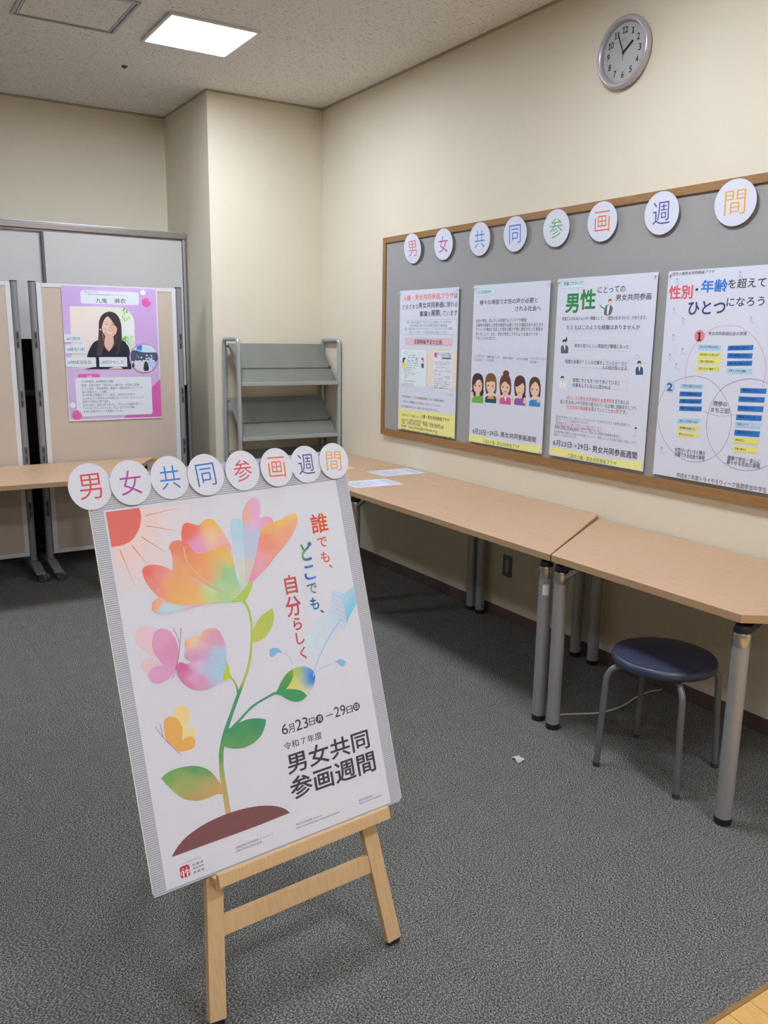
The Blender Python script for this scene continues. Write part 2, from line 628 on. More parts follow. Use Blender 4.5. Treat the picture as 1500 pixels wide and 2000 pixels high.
class Sheet:
    STEP = 0.00022

    def __init__(self, w, h, paper=PAPER_ALB, thick=0.0003, outline=None):
        self.w, self.h = w, h
        self.free = outline is not None
        self.v, self.f, self.c = [], [], []
        self.boxes = []
        self.under = []
        poly = outline or [(0, -h), (w, -h), (w, 0), (0, 0)]
        n = len(poly)
        for z in (-thick, 0.0):
            for x, y in poly:
                self.v.append((x, y, z))
                self.c.append(paper)
        self.f.append(tuple(range(n))[::-1])
        self.f.append(tuple(range(n, 2 * n)))
        for i in range(n):
            self.f.append((i, (i + 1) % n, n + (i + 1) % n, n + i))
        self.paper = paper

    def level(self, pts):
        x0 = min(p[0] for p in pts); x1 = max(p[0] for p in pts)
        y0 = min(p[1] for p in pts); y1 = max(p[1] for p in pts)
        l = 1
        for a0, a1, b0, b1, k in self.boxes:
            if a0 < x1 and a1 > x0 and b0 < y1 and b1 > y0:
                l = max(l, k + 1)
        self.boxes.append((x0, x1, y0, y1, l))
        return l * self.STEP

    def add(self, pts, faces, fn, z=None):
        if z is None:
            z = self.level(pts)
        b = len(self.v)
        for x, y in pts:
            self.v.append((x, y, z))
            self.c.append(fn(x, y))
        for f in faces:
            self.f.append(tuple(b + i for i in f))

    def poly(self, col, pts, alpha=1.0):
        if not self.free:
            pts = clip_poly(pts, self.w, self.h)
        if len(pts) < 3:
            return
        fn = colour_fn(col)
        if isinstance(col, list) and len(col) > 1:
            base = fn
            if alpha < 1:
                under = list(self.under)
                def fn(x, y):
                    u = self.paper
                    for pl, g in reversed(under):
                        if inside(x, y, pl):
                            u = g(x, y)
                            break
                    k = base(x, y)
                    return tuple(k[i] * alpha + u[i] * (1 - alpha) for i in range(3))
            self.under.append((pts, fn))
            x0 = min(p[0] for p in pts); x1 = max(p[0] for p in pts)
            y0 = min(p[1] for p in pts); y1 = max(p[1] for p in pts)
            s = max(0.0025, math.sqrt((x1 - x0) * (y1 - y0)) / 22)
            vs = [Vector(p) for p in pts]
            n = len(vs)
            y = y0 + s * 0.5
            row = 0
            while y < y1:
                x = x0 + s * (0.5 if row % 2 else 0.0)
                while x < x1:
                    if inside(x, y, pts):
                        vs.append(Vector((x, y)))
                    x += s
                y += s * 0.87
                row += 1
            vo, eo, fo, *_ = delaunay_2d_cdt(vs, [(i, (i + 1) % n) for i in range(n)], [], 1, 1e-6)
            self.add([(v.x, v.y) for v in vo], [tuple(f) for f in fo], fn)
        else:
            self.under.append((pts, fn))
            vo, eo, fo, *_ = delaunay_2d_cdt([Vector(p) for p in pts], [(i, (i + 1) % len(pts)) for i in range(len(pts))], [], 1, 1e-7)
            self.add([(v.x, v.y) for v in vo], [tuple(f) for f in fo], fn)

    def ribbon(self, col, pts, ws):
        L, R = [], []
        for i, p in enumerate(pts):
            a = pts[max(i - 1, 0)]; b = pts[min(i + 1, len(pts) - 1)]
            d = math.hypot(b[0] - a[0], b[1] - a[1]) or 1
            nx, ny = -(b[1] - a[1]) / d, (b[0] - a[0]) / d
            L.append((p[0] + nx * ws[i] / 2, p[1] + ny * ws[i] / 2))
            R.append((p[0] - nx * ws[i] / 2, p[1] - ny * ws[i] / 2))
        n = len(pts)
        if not self.free:
          L = [(min(max(x, 0.0005), self.w - 0.0005), min(max(y, -self.h + 0.0005), -0.0005)) for x, y in L]
          R = [(min(max(x, 0.0005), self.w - 0.0005), min(max(y, -self.h + 0.0005), -0.0005)) for x, y in R]
        self.add(L + R, [(i, i + 1, n + i + 1, n + i) for i in range(n - 1)], colour_fn(col))

    def text(self, s, x0, x1, y0, y1, col, bold=0.0):
        vs, fs = glyphs(s, min(bold, 0.0))
        if not vs:
            return
        a0 = min(v[0] for v in vs); a1 = max(v[0] for v in vs)
        b0 = min(v[1] for v in vs); b1 = max(v[1] for v in vs)
        sx = (x1 - x0) / (a1 - a0); sy = (y1 - y0) / (b1 - b0)
        pts = [(x0 + (v[0] - a0) * sx, y0 + (v[1] - b0) * sy) for v in vs]
        if x1 > self.w and not self.free:
            ok = [p[0] <= self.w for p in pts]
            fs = [f for f in fs if all(ok[i] for i in f)]
            pts = [p if k else (self.w, p[1]) for p, k in zip(pts, ok)]
        fn = colour_fn(col)
        if bold <= 0:
            self.add(pts, fs, fn)
            return
        # heavier lettering: the same strokes printed several times a hair apart
        z = self.level(pts)
        dx, dy = bold * sx * 0.9, bold * sy * 0.9
        for k in range(8):
            a = k * PI / 4
            self.add([(p[0] + dx * math.cos(a), p[1] + dy * math.sin(a)) for p in pts], fs, fn, z + k * 2e-6)

    def run(self, cmds):
        q = 1e-4
        for c in cmds:
            k = c[0]
            if k == 'P':
                p = [(c[2][i] * q, c[2][i + 1] * q) for i in range(0, len(c[2]), 2)]
                if c[3]:
                    p = smooth_loop(p, set(c[4]))
                self.poly(c[1], p, c[5])
            elif k == 'L':
                p = [(c[4][i] * q, c[4][i + 1] * q) for i in range(0, len(c[4]), 2)]
                if c[5]:
                    p = smooth_loop(p, set(), False, 8)
                n = len(p)
                self.ribbon(c[1], p, [(c[2] + (c[3] - c[2]) * i / max(1, n - 1)) * q for i in range(n)])
            elif k == 'W':
                a = [(c[2][i] * q, c[2][i + 1] * q, c[2][i + 2] * q) for i in range(0, len(c[2]), 3)]
                p = smooth_loop([(x, y) for x, y, w in a], set(), False, 5)
                ws = []
                for i in range(len(p)):
                    t = i / 5
                    j = min(int(t), len(a) - 2)
                    ws.append(a[j][2] + (a[j + 1][2] - a[j][2]) * (t - j))
                self.ribbon(c[1], p, ws)
            elif k == 'T':
                self.text(c[1], c[2] * q, c[3] * q, c[4] * q, c[5] * q, c[6], c[7])
            elif k == 'E':
                p = [((c[2] + c[4] * math.cos(2 * PI * i / 28)) * q, (c[3] + c[5] * math.sin(2 * PI * i / 28)) * q) for i in range(28)]
                self.poly(c[1], p)
            elif k == 'R':
                x0, x1, y0, y1, r = [v * q for v in c[2:7]]
                def rr(e):
                    o = []
                    rad = max(r - e, 0.0005)
                    for cx, cy, a in ((x1 - e - rad, y1 - e - rad, 0), (x0 + e + rad, y1 - e - rad, 90), (x0 + e + rad, y0 + e + rad, 180), (x1 - e - rad, y0 + e + rad, 270)):
                        for t in range(0, 91, 15):
                            o.append((cx + rad * math.cos(math.radians(a + t)), cy + rad * math.sin(math.radians(a + t))))
                    return o
                if c[7]:
                    self.poly(c[7], rr(0))
                    self.poly(c[1], rr(c[8] * q))
                else:
                    self.poly(c[1], rr(0))

    def build(self, name, matrix, parent=None):
        me = bpy.data.meshes.new(name)
        me.from_pydata(self.v, [], self.f)
        me.materials.append(M['print'])
        a = me.color_attributes.new('ink', 'FLOAT_COLOR', 'POINT')
        flat = []
        for c in self.c:
            flat += [c[0], c[1], c[2], 1.0]
        a.data.foreach_set('color', flat)
        me.update()
        o = bpy.data.objects.new(name, me)
        COL.objects.link(o)
        o.matrix_world = matrix
        if parent:
            o.parent = parent
        return o

def frame(right, up, origin):
    r, u = Vector(right).normalized(), Vector(up).normalized()
    n = r.cross(u)
    o = Vector(origin)
    return Matrix(((r.x, u.x, n.x, o.x), (r.y, u.y, n.y, o.y), (r.z, u.z, n.z, o.z), (0, 0, 0, 1)))

ART = {
 'flower': [
  ('P',[(41,-29,(224,190,185)),(886,-166,(224,196,192)),(433,-1026,(224,196,192)),(99,-1580,(212,200,205)),(788,-1302,(219,198,200)),(1710,-215,(214,203,208)),(1564,-1053,(210,203,211)),(113,-2039,(206,204,214)),(1962,-474,(206,204,214)),(1744,-1720,(206,204,214)),(1062,-1911,(206,204,214))],[51,-36,1997,-83,1810,-773,1228,-1503,686,-1903,40,-2206],1,[0,1,5],1),
  ('P',(212,108,98),[51,-39,789,-41,810,-156,791,-308,724,-485,603,-653,446,-767,256,-814,46,-811],1,[0,1,8],1),
  ('L',(205,118,110),18,4,[906,-231,1668,-171],0),
  ('L',(205,118,110),18,4,[892,-466,1564,-678],0),
  ('L',(205,118,110),18,4,[735,-695,1228,-1132],0),
  ('L',(205,118,110),18,4,[498,-858,761,-1313],0),
  ('L',(205,118,110),18,4,[219,-909,411,-1744],0),
  ('P',[(1746,-763,(222,108,95)),(1896,-657,(222,115,100)),(2413,-587,(238,178,95)),(2577,-823,(232,180,110)),(2387,-924,(232,188,155)),(1949,-1114,(218,150,188)),(2677,-1230,(222,155,175)),(2644,-1029,(228,170,160)),(2867,-1919,(205,208,232)),(2840,-1487,(212,195,222)),(2849,-2211,(190,195,225))],[1645,-907,1665,-719,1730,-569,1836,-527,1945,-568,2069,-625,2157,-599,2253,-532,2376,-507,2486,-565,2594,-727,2695,-938,2790,-1183,2852,-1423,2891,-1693,2907,-1992,2878,-2250,2753,-2357,2209,-1931,1797,-1601,1665,-1228],1,[],1),
  ('P',[(2945,-712,(172,203,233)),(3076,-963,(165,200,232)),(2937,-1338,(178,206,236)),(3448,-885,(170,200,232)),(3295,-1329,(182,190,215)),(3062,-1821,(205,205,190)),(2923,-2192,(190,205,170)),(3495,-1026,(175,185,220))],[2888,-737,2945,-613,3054,-596,3215,-685,3390,-810,3658,-933,3583,-1140,3458,-1422,3340,-1670,3177,-1974,3038,-2147,2869,-2297,2878,-2052,2885,-1725,2880,-1362,2870,-1031],1,[5],0.9),
  ('P',[(3262,-625,(232,160,110)),(3321,-400,(230,160,130)),(3544,-362,(218,155,200)),(3573,-601,(220,155,200)),(3795,-784,(222,150,180)),(3460,-820,(215,170,205)),(3284,-994,(180,186,210)),(3518,-1096,(180,188,215)),(3283,-1394,(184,186,212)),(3131,-1833,(205,190,180)),(3942,-788,(222,140,150))],[3213,-701,3235,-521,3310,-365,3424,-229,3561,-170,3682,-205,3731,-337,3698,-517,3657,-680,3763,-661,3908,-675,3985,-760,3978,-895,3785,-1036,3547,-1134,3370,-1608,3217,-1948,3018,-2160,3062,-1821,3138,-1304],1,[8],0.85),
  ('P',[(4206,-775,(240,185,75)),(3813,-888,(238,170,90)),(4558,-721,(240,190,100)),(3695,-1124,(225,130,100)),(3718,-1396,(228,135,110)),(4251,-1140,(228,150,125)),(4560,-911,(232,160,120)),(3493,-1628,(222,150,170)),(3741,-1670,(225,150,140)),(3234,-2050,(220,140,170)),(3515,-1900,(224,150,165)),(3654,-949,(238,175,100))],[3658,-933,3816,-872,3990,-829,4163,-803,4366,-728,4548,-675,4655,-717,4667,-857,4597,-1019,4423,-1234,4194,-1438,3933,-1634,3627,-1886,3380,-2043,3196,-2160,3061,-2178,3177,-1974,3340,-1670,3470,-1357,3571,-1105],1,[15],0.93),
  ('P',[(1469,-1038,(222,122,96)),(1692,-1073,(222,124,96)),(1713,-1332,(224,138,105)),(1959,-1437,(228,150,95)),(2531,-1272,(232,172,95)),(2132,-1789,(228,150,110)),(2732,-1502,(215,185,95)),(2563,-1865,(145,192,140)),(2765,-1901,(150,195,150)),(2351,-2087,(165,198,150)),(1600,-1599,(230,160,100)),(1883,-1872,(226,160,110)),(2657,-2307,(170,200,140)),(2302,-1786,(200,180,110)),(1416,-1346,(228,150,110))],[1344,-1113,1313,-1045,1354,-957,1445,-901,1574,-902,1711,-965,1807,-1076,1868,-1198,1956,-1266,2087,-1281,2295,-1251,2476,-1198,2616,-1182,2711,-1236,2772,-1377,2806,-1580,2811,-1843,2833,-2110,2832,-2307,2637,-2417,2414,-2309,2172,-2134,1877,-1903,1579,-1722,1330,-1567,1348,-1366],1,[],0.95),
  ('P',[(727,-1477,(222,104,90)),(1032,-1531,(222,128,132)),(797,-1800,(224,125,115)),(888,-2003,(226,140,120)),(1290,-1891,(232,160,90)),(1186,-1746,(228,160,105)),(1326,-2244,(232,168,95)),(1668,-2151,(228,165,100)),(1796,-2367,(226,180,100)),(2077,-2293,(190,200,125)),(2318,-2275,(170,198,140)),(2528,-2445,(165,198,140)),(2170,-2150,(200,210,165)),(1275,-1605,(228,150,120)),(1711,-1905,(230,160,105))],[627,-1522,633,-1430,700,-1364,828,-1346,996,-1375,1171,-1461,1330,-1567,1579,-1722,1872,-1934,2172,-2134,2414,-2309,2634,-2433,2584,-2521,2280,-2487,1947,-2454,1589,-2416,1276,-2344,1070,-2241,904,-2100,777,-1920,672,-1715],1,[],0.95),
  ('P',[(745,-2255,(230,155,115)),(865,-2139,(232,165,130)),(985,-2365,(176,206,236)),(1268,-2390,(182,204,236)),(1585,-2440,(214,168,204)),(1782,-2447,(212,170,205))],[712,-2341,726,-2220,787,-2139,937,-2090,1070,-2241,1276,-2347,1589,-2416,1947,-2454,1578,-2477,1251,-2487,1027,-2492,872,-2473,770,-2421],1,[3,7],1),
  ('L',(230,190,130),22,8,[1660,-1068,1670,-1388,1846,-1706,2126,-2013,2416,-2300],1),
  ('W',[(2882,-2563,(165,190,88)),(2827,-3880,(170,188,90)),(2579,-4372,(165,185,95)),(2415,-4696,(72,142,108)),(1981,-5316,(70,145,105)),(1717,-5944,(95,150,95)),(1666,-6225,(140,165,95)),(1654,-6506,(175,160,105)),(1640,-7283,(190,160,105))],[2891,-2565,75,2974,-2791,56,2992,-3054,50,2978,-3249,50,2913,-3555,56,2827,-3880,62,2691,-4192,68,2506,-4488,75,2326,-4758,87,2145,-5048,87,1981,-5316,100,1848,-5565,112,1735,-5842,112,1697,-6033,112,1671,-6239,112,1658,-6507,118,1657,-6839,125,1652,-7263,131]),
  ('W',[(2229,-4225,(175,190,70)),(2333,-4433,(150,180,90)),(2372,-4648,(75,145,108))],[2229,-4225,43,2311,-4342,43,2360,-4500,50,2367,-4647,62,2355,-4741,62]),
  ('W',(76,146,110),[3299,-4885,62,3047,-4939,56,2780,-5007,56,2579,-5091,56,2284,-5279,62,2081,-5403,75]),
  ('P',(168,194,88),[2585,-2515,2721,-2433,2900,-2320,3063,-2202,3196,-2160,3129,-2330,3014,-2473,2945,-2559,2786,-2560,2597,-2540],1,[0,4,9],1),
  ('P',[(3572,-2923,(172,186,88)),(3046,-3560,(182,186,92))],[3589,-2885,3354,-2967,3160,-3089,3021,-3258,2957,-3392,2924,-3570,3041,-3589,3208,-3559,3394,-3437,3540,-3243,3603,-3055],1,[0,5],1),
  ('P',[(2075,-5294,(70,142,100)),(2700,-5441,(72,140,98)),(2270,-5637,(80,145,95)),(2352,-5902,(100,152,98)),(1980,-5818,(100,152,98))],[1878,-5395,2138,-5371,2329,-5315,2539,-5312,2769,-5357,2949,-5441,2886,-5590,2745,-5772,2539,-5883,2296,-5922,2096,-5888,1940,-5830,1825,-5761],1,[0,5,12],1),
  ('P',[(1013,-5991,(95,152,95)),(1325,-6162,(105,155,95)),(452,-6023,(115,160,95)),(854,-6256,(150,165,98)),(1273,-6453,(175,160,105)),(1580,-6682,(192,156,104)),(1342,-6715,(190,155,102)),(935,-6693,(176,152,102)),(604,-6414,(160,165,98))],[280,-6013,467,-5932,691,-5914,952,-5950,1145,-6011,1310,-6114,1427,-6237,1515,-6396,1583,-6539,1617,-6671,1595,-6797,1473,-6757,1309,-6770,1103,-6769,929,-6728,742,-6641,608,-6522,465,-6327,362,-6166],1,[0,8,10],1),
  ('P',(122,79,82),[225,-7749,353,-7610,554,-7468,769,-7382,1054,-7307,1359,-7269,1713,-7255,2066,-7279,2421,-7337,2726,-7433,2934,-7536,3067,-7637,3144,-7743,2970,-7747,2099,-7764,1157,-7756,483,-7753],1,[0,12],1),
  ('P',(220,188,198),[221,-2890,254,-2760,337,-2675,465,-2663,595,-2718,719,-2814,749,-3052,647,-3377,544,-3364,393,-3226,261,-3059],1,[],1),
  ('P',(220,188,198),[242,-3512,293,-3409,391,-3375,550,-3396,707,-3576,639,-3698,400,-3733,317,-3678,251,-3594],1,[],1),
  ('P',[(749,-3052,(212,152,188)),(939,-3328,(208,142,178)),(616,-3831,(212,154,190))],[568,-3128,603,-2974,679,-2840,793,-2795,908,-2813,1033,-2916,1112,-3086,1143,-3280,1123,-3440,1054,-3658,949,-3820,839,-3909,687,-3969,546,-3971,418,-3898,375,-3772,411,-3667,540,-3594,736,-3610,658,-3449,583,-3270],1,[18],1),
  ('L',(165,90,120),12,12,[1281,-2876,1247,-3045,1166,-3332,1088,-3572,991,-3783,905,-3937],1),
  ('L',(165,90,120),10,10,[1106,-2838,1158,-3026,1185,-3177],1),
  ('P',[(1002,-4625,(226,198,140)),(1089,-5232,(222,205,140))],[773,-4704,860,-4611,984,-4586,1098,-4627,1152,-4735,1136,-4895,1047,-5057,985,-5134,1108,-5121,1197,-5169,1220,-5246,1162,-5370,1062,-5388,890,-5409,852,-4934],1,[7],1),
  ('P',(218,166,92),[537,-4870,570,-4787,670,-4752,762,-4770,864,-4867,921,-5022,920,-5162,871,-5352,979,-5306,1096,-5328,1168,-5407,1162,-5510,1088,-5583,953,-5594,768,-5559,633,-5381,539,-5239,521,-5073],1,[7],1),
  ('L',(150,92,92),10,10,[342,-4892,463,-5137,591,-5350,792,-5628],1),
  ('L',(150,92,92),9,9,[456,-4837,462,-5010,473,-5151],1),
  ('P',[(1333,-3276,(228,172,115)),(1542,-3204,(228,196,150)),(1474,-3307,(230,200,160)),(1660,-3373,(218,180,190)),(1813,-3072,(226,170,150)),(1765,-3205,(224,160,150)),(2076,-3153,(212,150,180)),(1921,-3311,(208,150,185)),(2165,-3365,(210,150,180)),(1395,-3479,(210,152,190)),(1640,-3487,(208,155,190)),(1497,-3597,(202,130,172)),(1736,-3652,(195,150,195)),(1989,-3639,(164,195,228)),(2173,-3608,(168,192,225)),(1844,-3749,(170,195,230)),(1771,-4018,(165,195,230)),(1972,-4163,(165,196,230)),(2070,-3898,(160,195,230)),(1564,-3778,(206,190,220)),(1399,-3739,(210,175,210)),(1560,-3943,(180,195,228)),(1134,-3724,(200,92,150)),(1246,-3774,(188,86,140)),(1320,-3909,(205,120,165)),(1347,-4034,(218,165,195)),(1114,-3976,(205,115,165)),(1269,-4202,(205,118,162)),(1532,-4102,(205,135,178)),(1599,-4285,(208,145,182)),(1850,-4276,(184,182,216)),(1425,-4147,(214,150,185))],[1302,-3245,1353,-3162,1482,-3124,1603,-3134,1733,-3170,1761,-3085,1845,-3031,1970,-3034,2092,-3065,2168,-3137,2211,-3255,2247,-3408,2256,-3603,2230,-3791,2212,-3932,2135,-4106,2055,-4267,1919,-4317,1734,-4367,1559,-4370,1371,-4318,1218,-4213,1099,-4066,1030,-3909,1018,-3766,1061,-3659,1150,-3633,1237,-3689,1317,-3715,1378,-3659,1301,-3598,1255,-3517,1309,-3412,1319,-3355],1,[4,28,29,32],1),
  ('L',(150,180,222),14,4,[2116,-4066,2025,-3863,1908,-3596],0),
  ('L',(150,180,222),14,4,[2114,-4077,1940,-3915,1779,-3686],0),
  ('L',(185,205,232),14,4,[2131,-4057,2144,-3843,2128,-3646],0),
  ('P',(184,194,62),[2221,-3885,2246,-3988,2245,-4133,2258,-4208,2157,-4268,2065,-4282,2065,-4209,2143,-4060],1,[0,5],1),
  ('P',[(5190,-3274,(190,204,230)),(4876,-3419,(193,206,230)),(4458,-3764,(194,210,224)),(4338,-4025,(201,209,219)),(4644,-3887,(192,207,228)),(4440,-4458,(203,206,216)),(5006,-3967,(198,206,228)),(4777,-4413,(204,205,217)),(5292,-3736,(194,202,230))],[5210,-3173,4945,-3308,4623,-3511,4369,-3745,4250,-4005,4322,-4348,4410,-4615,4562,-4549,4799,-4419,4967,-4167,5106,-3947,5284,-3776,5366,-3731,5293,-3547,5240,-3326],1,[0,6,12],1),
  ('P',[(5699,-2910,(160,200,214)),(5537,-2985,(170,203,216)),(5909,-3099,(135,192,215)),(5589,-3588,(122,186,216)),(5733,-3362,(128,190,218))],[5312,-2773,5470,-2835,5624,-2917,5787,-2841,5927,-2786,5937,-3233,5712,-3465,5550,-3664,5563,-3413,5548,-3177,5496,-2945,5402,-2807],1,[2,4,5,7],1),
  ('P',(188,200,230),[5310,-2783,5257,-2868,5225,-3093,5240,-3326,5293,-3547,5366,-3731,5424,-3806,5494,-3758,5526,-3659,5551,-3411,5548,-3177,5498,-2935,5403,-2801],1,[],1),
  ('E',(160,178,225),5313,-2868,12,16),
  ('E',(160,178,225),5373,-2909,12,16),
  ('E',(160,178,225),5432,-2950,12,16),
  ('E',(160,178,225),5492,-2991,12,16),
  ('E',(160,178,225),5323,-3000,12,16),
  ('E',(160,178,225),5383,-3041,12,16),
  ('E',(160,178,225),5443,-3083,12,16),
  ('E',(160,178,225),5503,-3124,12,16),
  ('E',(160,178,225),5333,-3133,12,16),
  ('E',(160,178,225),5393,-3174,12,16),
  ('E',(160,178,225),5453,-3215,12,16),
  ('E',(160,178,225),5513,-3257,12,16),
  ('E',(160,178,225),5344,-3265,12,16),
  ('E',(160,178,225),5403,-3307,12,16),
  ('E',(160,178,225),5463,-3348,12,16),
  ('E',(160,178,225),5523,-3390,12,16),
  ('E',(160,178,225),5354,-3398,12,16),
  ('E',(160,178,225),5414,-3440,12,16),
  ('E',(160,178,225),5473,-3481,12,16),
  ('E',(160,178,225),5534,-3523,12,16),
  ('E',(160,178,225),5364,-3530,12,16),
  ('E',(160,178,225),5424,-3572,12,16),
  ('E',(160,178,225),5484,-3614,12,16),
  ('E',(160,178,225),5544,-3656,12,16),
  ('L',(140,178,214),16,16,[5419,-3521,5145,-3747,4881,-4002,4634,-4298,4408,-4625],1),
  ('P',(128,178,224),[3315,-3923,3352,-3842,3443,-3823,3557,-3858,3663,-4003,3538,-3960,3465,-3998,3392,-4035,3332,-4007],1,[4],1),
  ('L',(140,178,205),12,12,[3715,-4021,3800,-4105,3846,-4217,3845,-4318],1),
  ('P',(128,178,224),[5000,-4549,5140,-4509,5256,-4530,5325,-4615,5301,-4672,5225,-4690,5151,-4637,5103,-4573],1,[0],1),
  ('P',[(3914,-4455,(172,188,80)),(4069,-4472,(165,188,110)),(4167,-4557,(112,160,212)),(4281,-4564,(95,150,212)),(4302,-4691,(22,105,198)),(4350,-4805,(30,110,200)),(4250,-4842,(48,125,205)),(4145,-4795,(120,165,200)),(4174,-4640,(90,145,205)),(3899,-4533,(180,188,90)),(3884,-4731,(208,200,98)),(3726,-4853,(205,200,105)),(4076,-4677,(190,196,140)),(3988,-4899,(205,202,130)),(4093,-5067,(202,205,165)),(4239,-5023,(190,205,190))],[3847,-4449,3988,-4422,4143,-4445,4290,-4515,4386,-4619,4414,-4739,4387,-4855,4283,-5034,4109,-5163,4006,-5045,3844,-4943,3568,-4863,3712,-4689,3824,-4575],1,[8,11],1),
  ('P',[(3820,-4473,(120,160,72)),(3670,-4678,(85,148,82)),(3345,-4877,(66,142,98))],[3849,-4440,3830,-4576,3751,-4718,3566,-4873,3425,-4917,3287,-4892,3380,-4806,3496,-4655,3681,-4500],1,[0,5],1),
  ('P',(66,145,96),[3299,-4865,3568,-4863,3844,-4939,4007,-5035,4109,-5163,3970,-5228,3812,-5228,3666,-5169,3530,-5064,3416,-4965,3297,-4920],1,[0,4,10],1),
  ('P',(160,195,235),[4336,-4757,4408,-4625,4433,-4686],0,[0,1,2],1),
  ('L',(140,178,205),12,12,[4903,-4557,4721,-4576,4547,-4627,4405,-4700],1),
  ('T','誰',5022,5487,-1274,-789,[(5073,-1023,(205,80,62)),(5375,-939,(205,88,48))],0.02),
  ('T','で',5116,5385,-1643,-1400,(206,92,70),0.02),
  ('T','も',5141,5379,-2036,-1767,(206,92,70),0.02),
  ('T','、',5332,5415,-2196,-2122,(206,92,70),0.03),
  ('T','ど',4616,4925,-1903,-1459,[(4676,-1504,(60,130,80)),(4630,-1745,(95,165,60)),(4814,-1880,(40,90,160)),(4903,-1540,(40,80,130)),(4720,-1885,(60,120,130))],0.022),
  ('T','こ',4606,4895,-2382,-2041,[(4644,-2037,(45,110,190)),(4848,-2072,(50,130,190)),(4598,-2277,(35,80,165)),(4865,-2346,(80,140,215))],0.022),
  ('T','で',4608,4877,-2742,-2495,[(4612,-2569,(70,100,70)),(4785,-2518,(45,100,160)),(4709,-2670,(150,170,60)),(4810,-2752,(45,80,110))],0.02),
  ('T','も',4624,4855,-3147,-2847,[(4716,-2879,(35,80,160)),(4673,-3098,(45,130,190)),(4828,-3025,(60,80,90))],0.025),
  ('T','、',4870,4953,-3266,-3191,(60,70,110),0.03),
  ('T','自',4026,4340,-2637,-2179,[(4056,-2242,(195,85,80)),(4170,-2477,(170,110,80)),(4337,-2436,(186,70,90))],0.02),
  ('T','分',3953,4355,-3185,-2706,[(3980,-3122,(200,85,75)),(4328,-2845,(175,65,105))],0.02),
  ('T','ら',4075,4292,-3535,-3241,(186,76,84),0.02),
  ('T','し',4085,4296,-3889,-3604,(186,76,84),0.02),
  ('T','く',4122,4277,-4266,-3977,(182,80,85),0.02),
  ('T','6',3299,3460,-5912,-5665,(62,58,72),0.004),
  ('T','月',3474,3635,-5918,-5711,(62,58,72),0.008),
  ('T','23',3676,4016,-5920,-5655,(62,58,72),0.004),
  ('T','日',4047,4205,-5898,-5717,(62,58,72),0.008),
  ('E',(62,58,72),4338,-5799,106,108),
  ('T','月',4283,4393,-5863,-5736,(225,225,235),0.012),
  ('E',(62,58,72),5420,-5781,100,102),
  ('T','日',5368,5471,-5840,-5721,(225,225,235),0.012),
  ('L',(62,58,72),22,22,[4528,-5787,4728,-5779],0),
  ('T','29',4774,5097,-5888,-5635,(62,58,72),0.004),
  ('T','日',5123,5300,-5887,-5711,(62,58,72),0.008),
  ('T','令和７年度',3279,4330,-6284,-6105,(62,58,72),0.006),
  ('T','男女共同',3292,5612,-6873,-6391,(62,58,72),0.018),
  ('T','参画週間',3272,5680,-7482,-6965,(62,58,72),0.018),
  ('T','内閣府男女共同参画局 ホームページ',1688,2639,-8095,-8047,(62,58,72),0),
  ('T','https://www.gender.go.jp',1690,2336,-8181,-8123,(62,58,72),0),
  ('R',(178,62,72),349,572,-8288,-8025,60,None,8),
  ('E',(235,225,232),422,-8086,14,13),
  ('E',(235,225,232),505,-8089,14,13),
  ('L',(235,225,232),28,28,[423,-8122,417,-8288],0),
  ('L',(235,225,232),28,28,[506,-8124,502,-8291],0),
  ('L',(235,225,232),16,16,[422,-8127,376,-8144,374,-8196,415,-8206],1),
  ('L',(235,225,232),16,16,[505,-8131,551,-8159,549,-8209,505,-8215],1),
  ('L',(235,225,232),14,14,[464,-8125,480,-8148,457,-8175,472,-8192],1),
  ('T','内 閣 府',642,895,-8109,-8059,(62,58,72),0.01),
  ('T','男女共同',641,889,-8186,-8140,(62,58,72),0.01),
  ('T','参 画 局',640,889,-8277,-8227,(62,58,72),0.01),
  ('T','ひとりひとりが幸せな社会のために',330,883,-7984,-7961,(62,58,72),0),
  ('T','男女共同参画局 Facebook',3250,3968,-8098,-8045,(62,58,72),0),
  ('T','https://www.facebook.com/danjokyodosankaku',3249,4454,-8183,-8128,(62,58,72),0),
  ('T','男女共同参画局 X',5034,5477,-8098,-8044,(62,58,72),0),
  ('T','https://x.com/danjokyoku',5031,5707,-8173,-8119,(62,58,72),0),
 ],
 'p1': [
  ('T','人権・男女共同参画プラザ',326,5476,-600,-271,(216,104,72),0.012),
  ('T','は',5522,5810,-576,-323,(62,62,70),0.008),
  ('T','さまざまな',271,1995,-1093,-816,(62,62,70),0.006),
  ('T','男女共同参画',2020,4493,-1071,-741,(62,62,70),0.018),
  ('T','に関わる',4525,5836,-1068,-783,(62,62,70),0.006),
  ('T','事業',2142,2971,-1556,-1239,(62,62,70),0.018),
  ('T','を',3004,3303,-1529,-1301,(62,62,70),0.006),
  ('T','展開',3320,4117,-1538,-1199,(62,62,70),0.018),
  ('T','しています',4172,5844,-1535,-1243,(62,62,70),0.006),
  ('R',(208,208,214),242,5891,-2584,-1742,90,(110,125,150),10),
  ('T','人権・男女共同参画プラザはまちづくり協働センターの中にあり',710,5350,-1965,-1800,(120,120,135),0),
  ('T','男女共同参画に関わりのある情報の提供から啓発事業',1102,4917,-2156,-1992,(120,120,135),0),
  ('T','講座、気軽に訪れるサロンやアクセサリーづくりなどひとりひとりが輝き',542,5447,-2340,-2174,(120,120,135),0),
  ('T','自分らしく生きていける社会を目指し活動しています。',1089,4991,-2544,-2379,(120,120,135),0),
  ('R',(222,178,186),651,5463,-3202,-2805,5,(170,110,120),10),
  ('T','定期開催予定の企画',1613,4462,-3150,-2871,(62,62,70),0.015),
  ('R',(212,220,222),151,2983,-5700,-3444,260,(120,150,150),10),
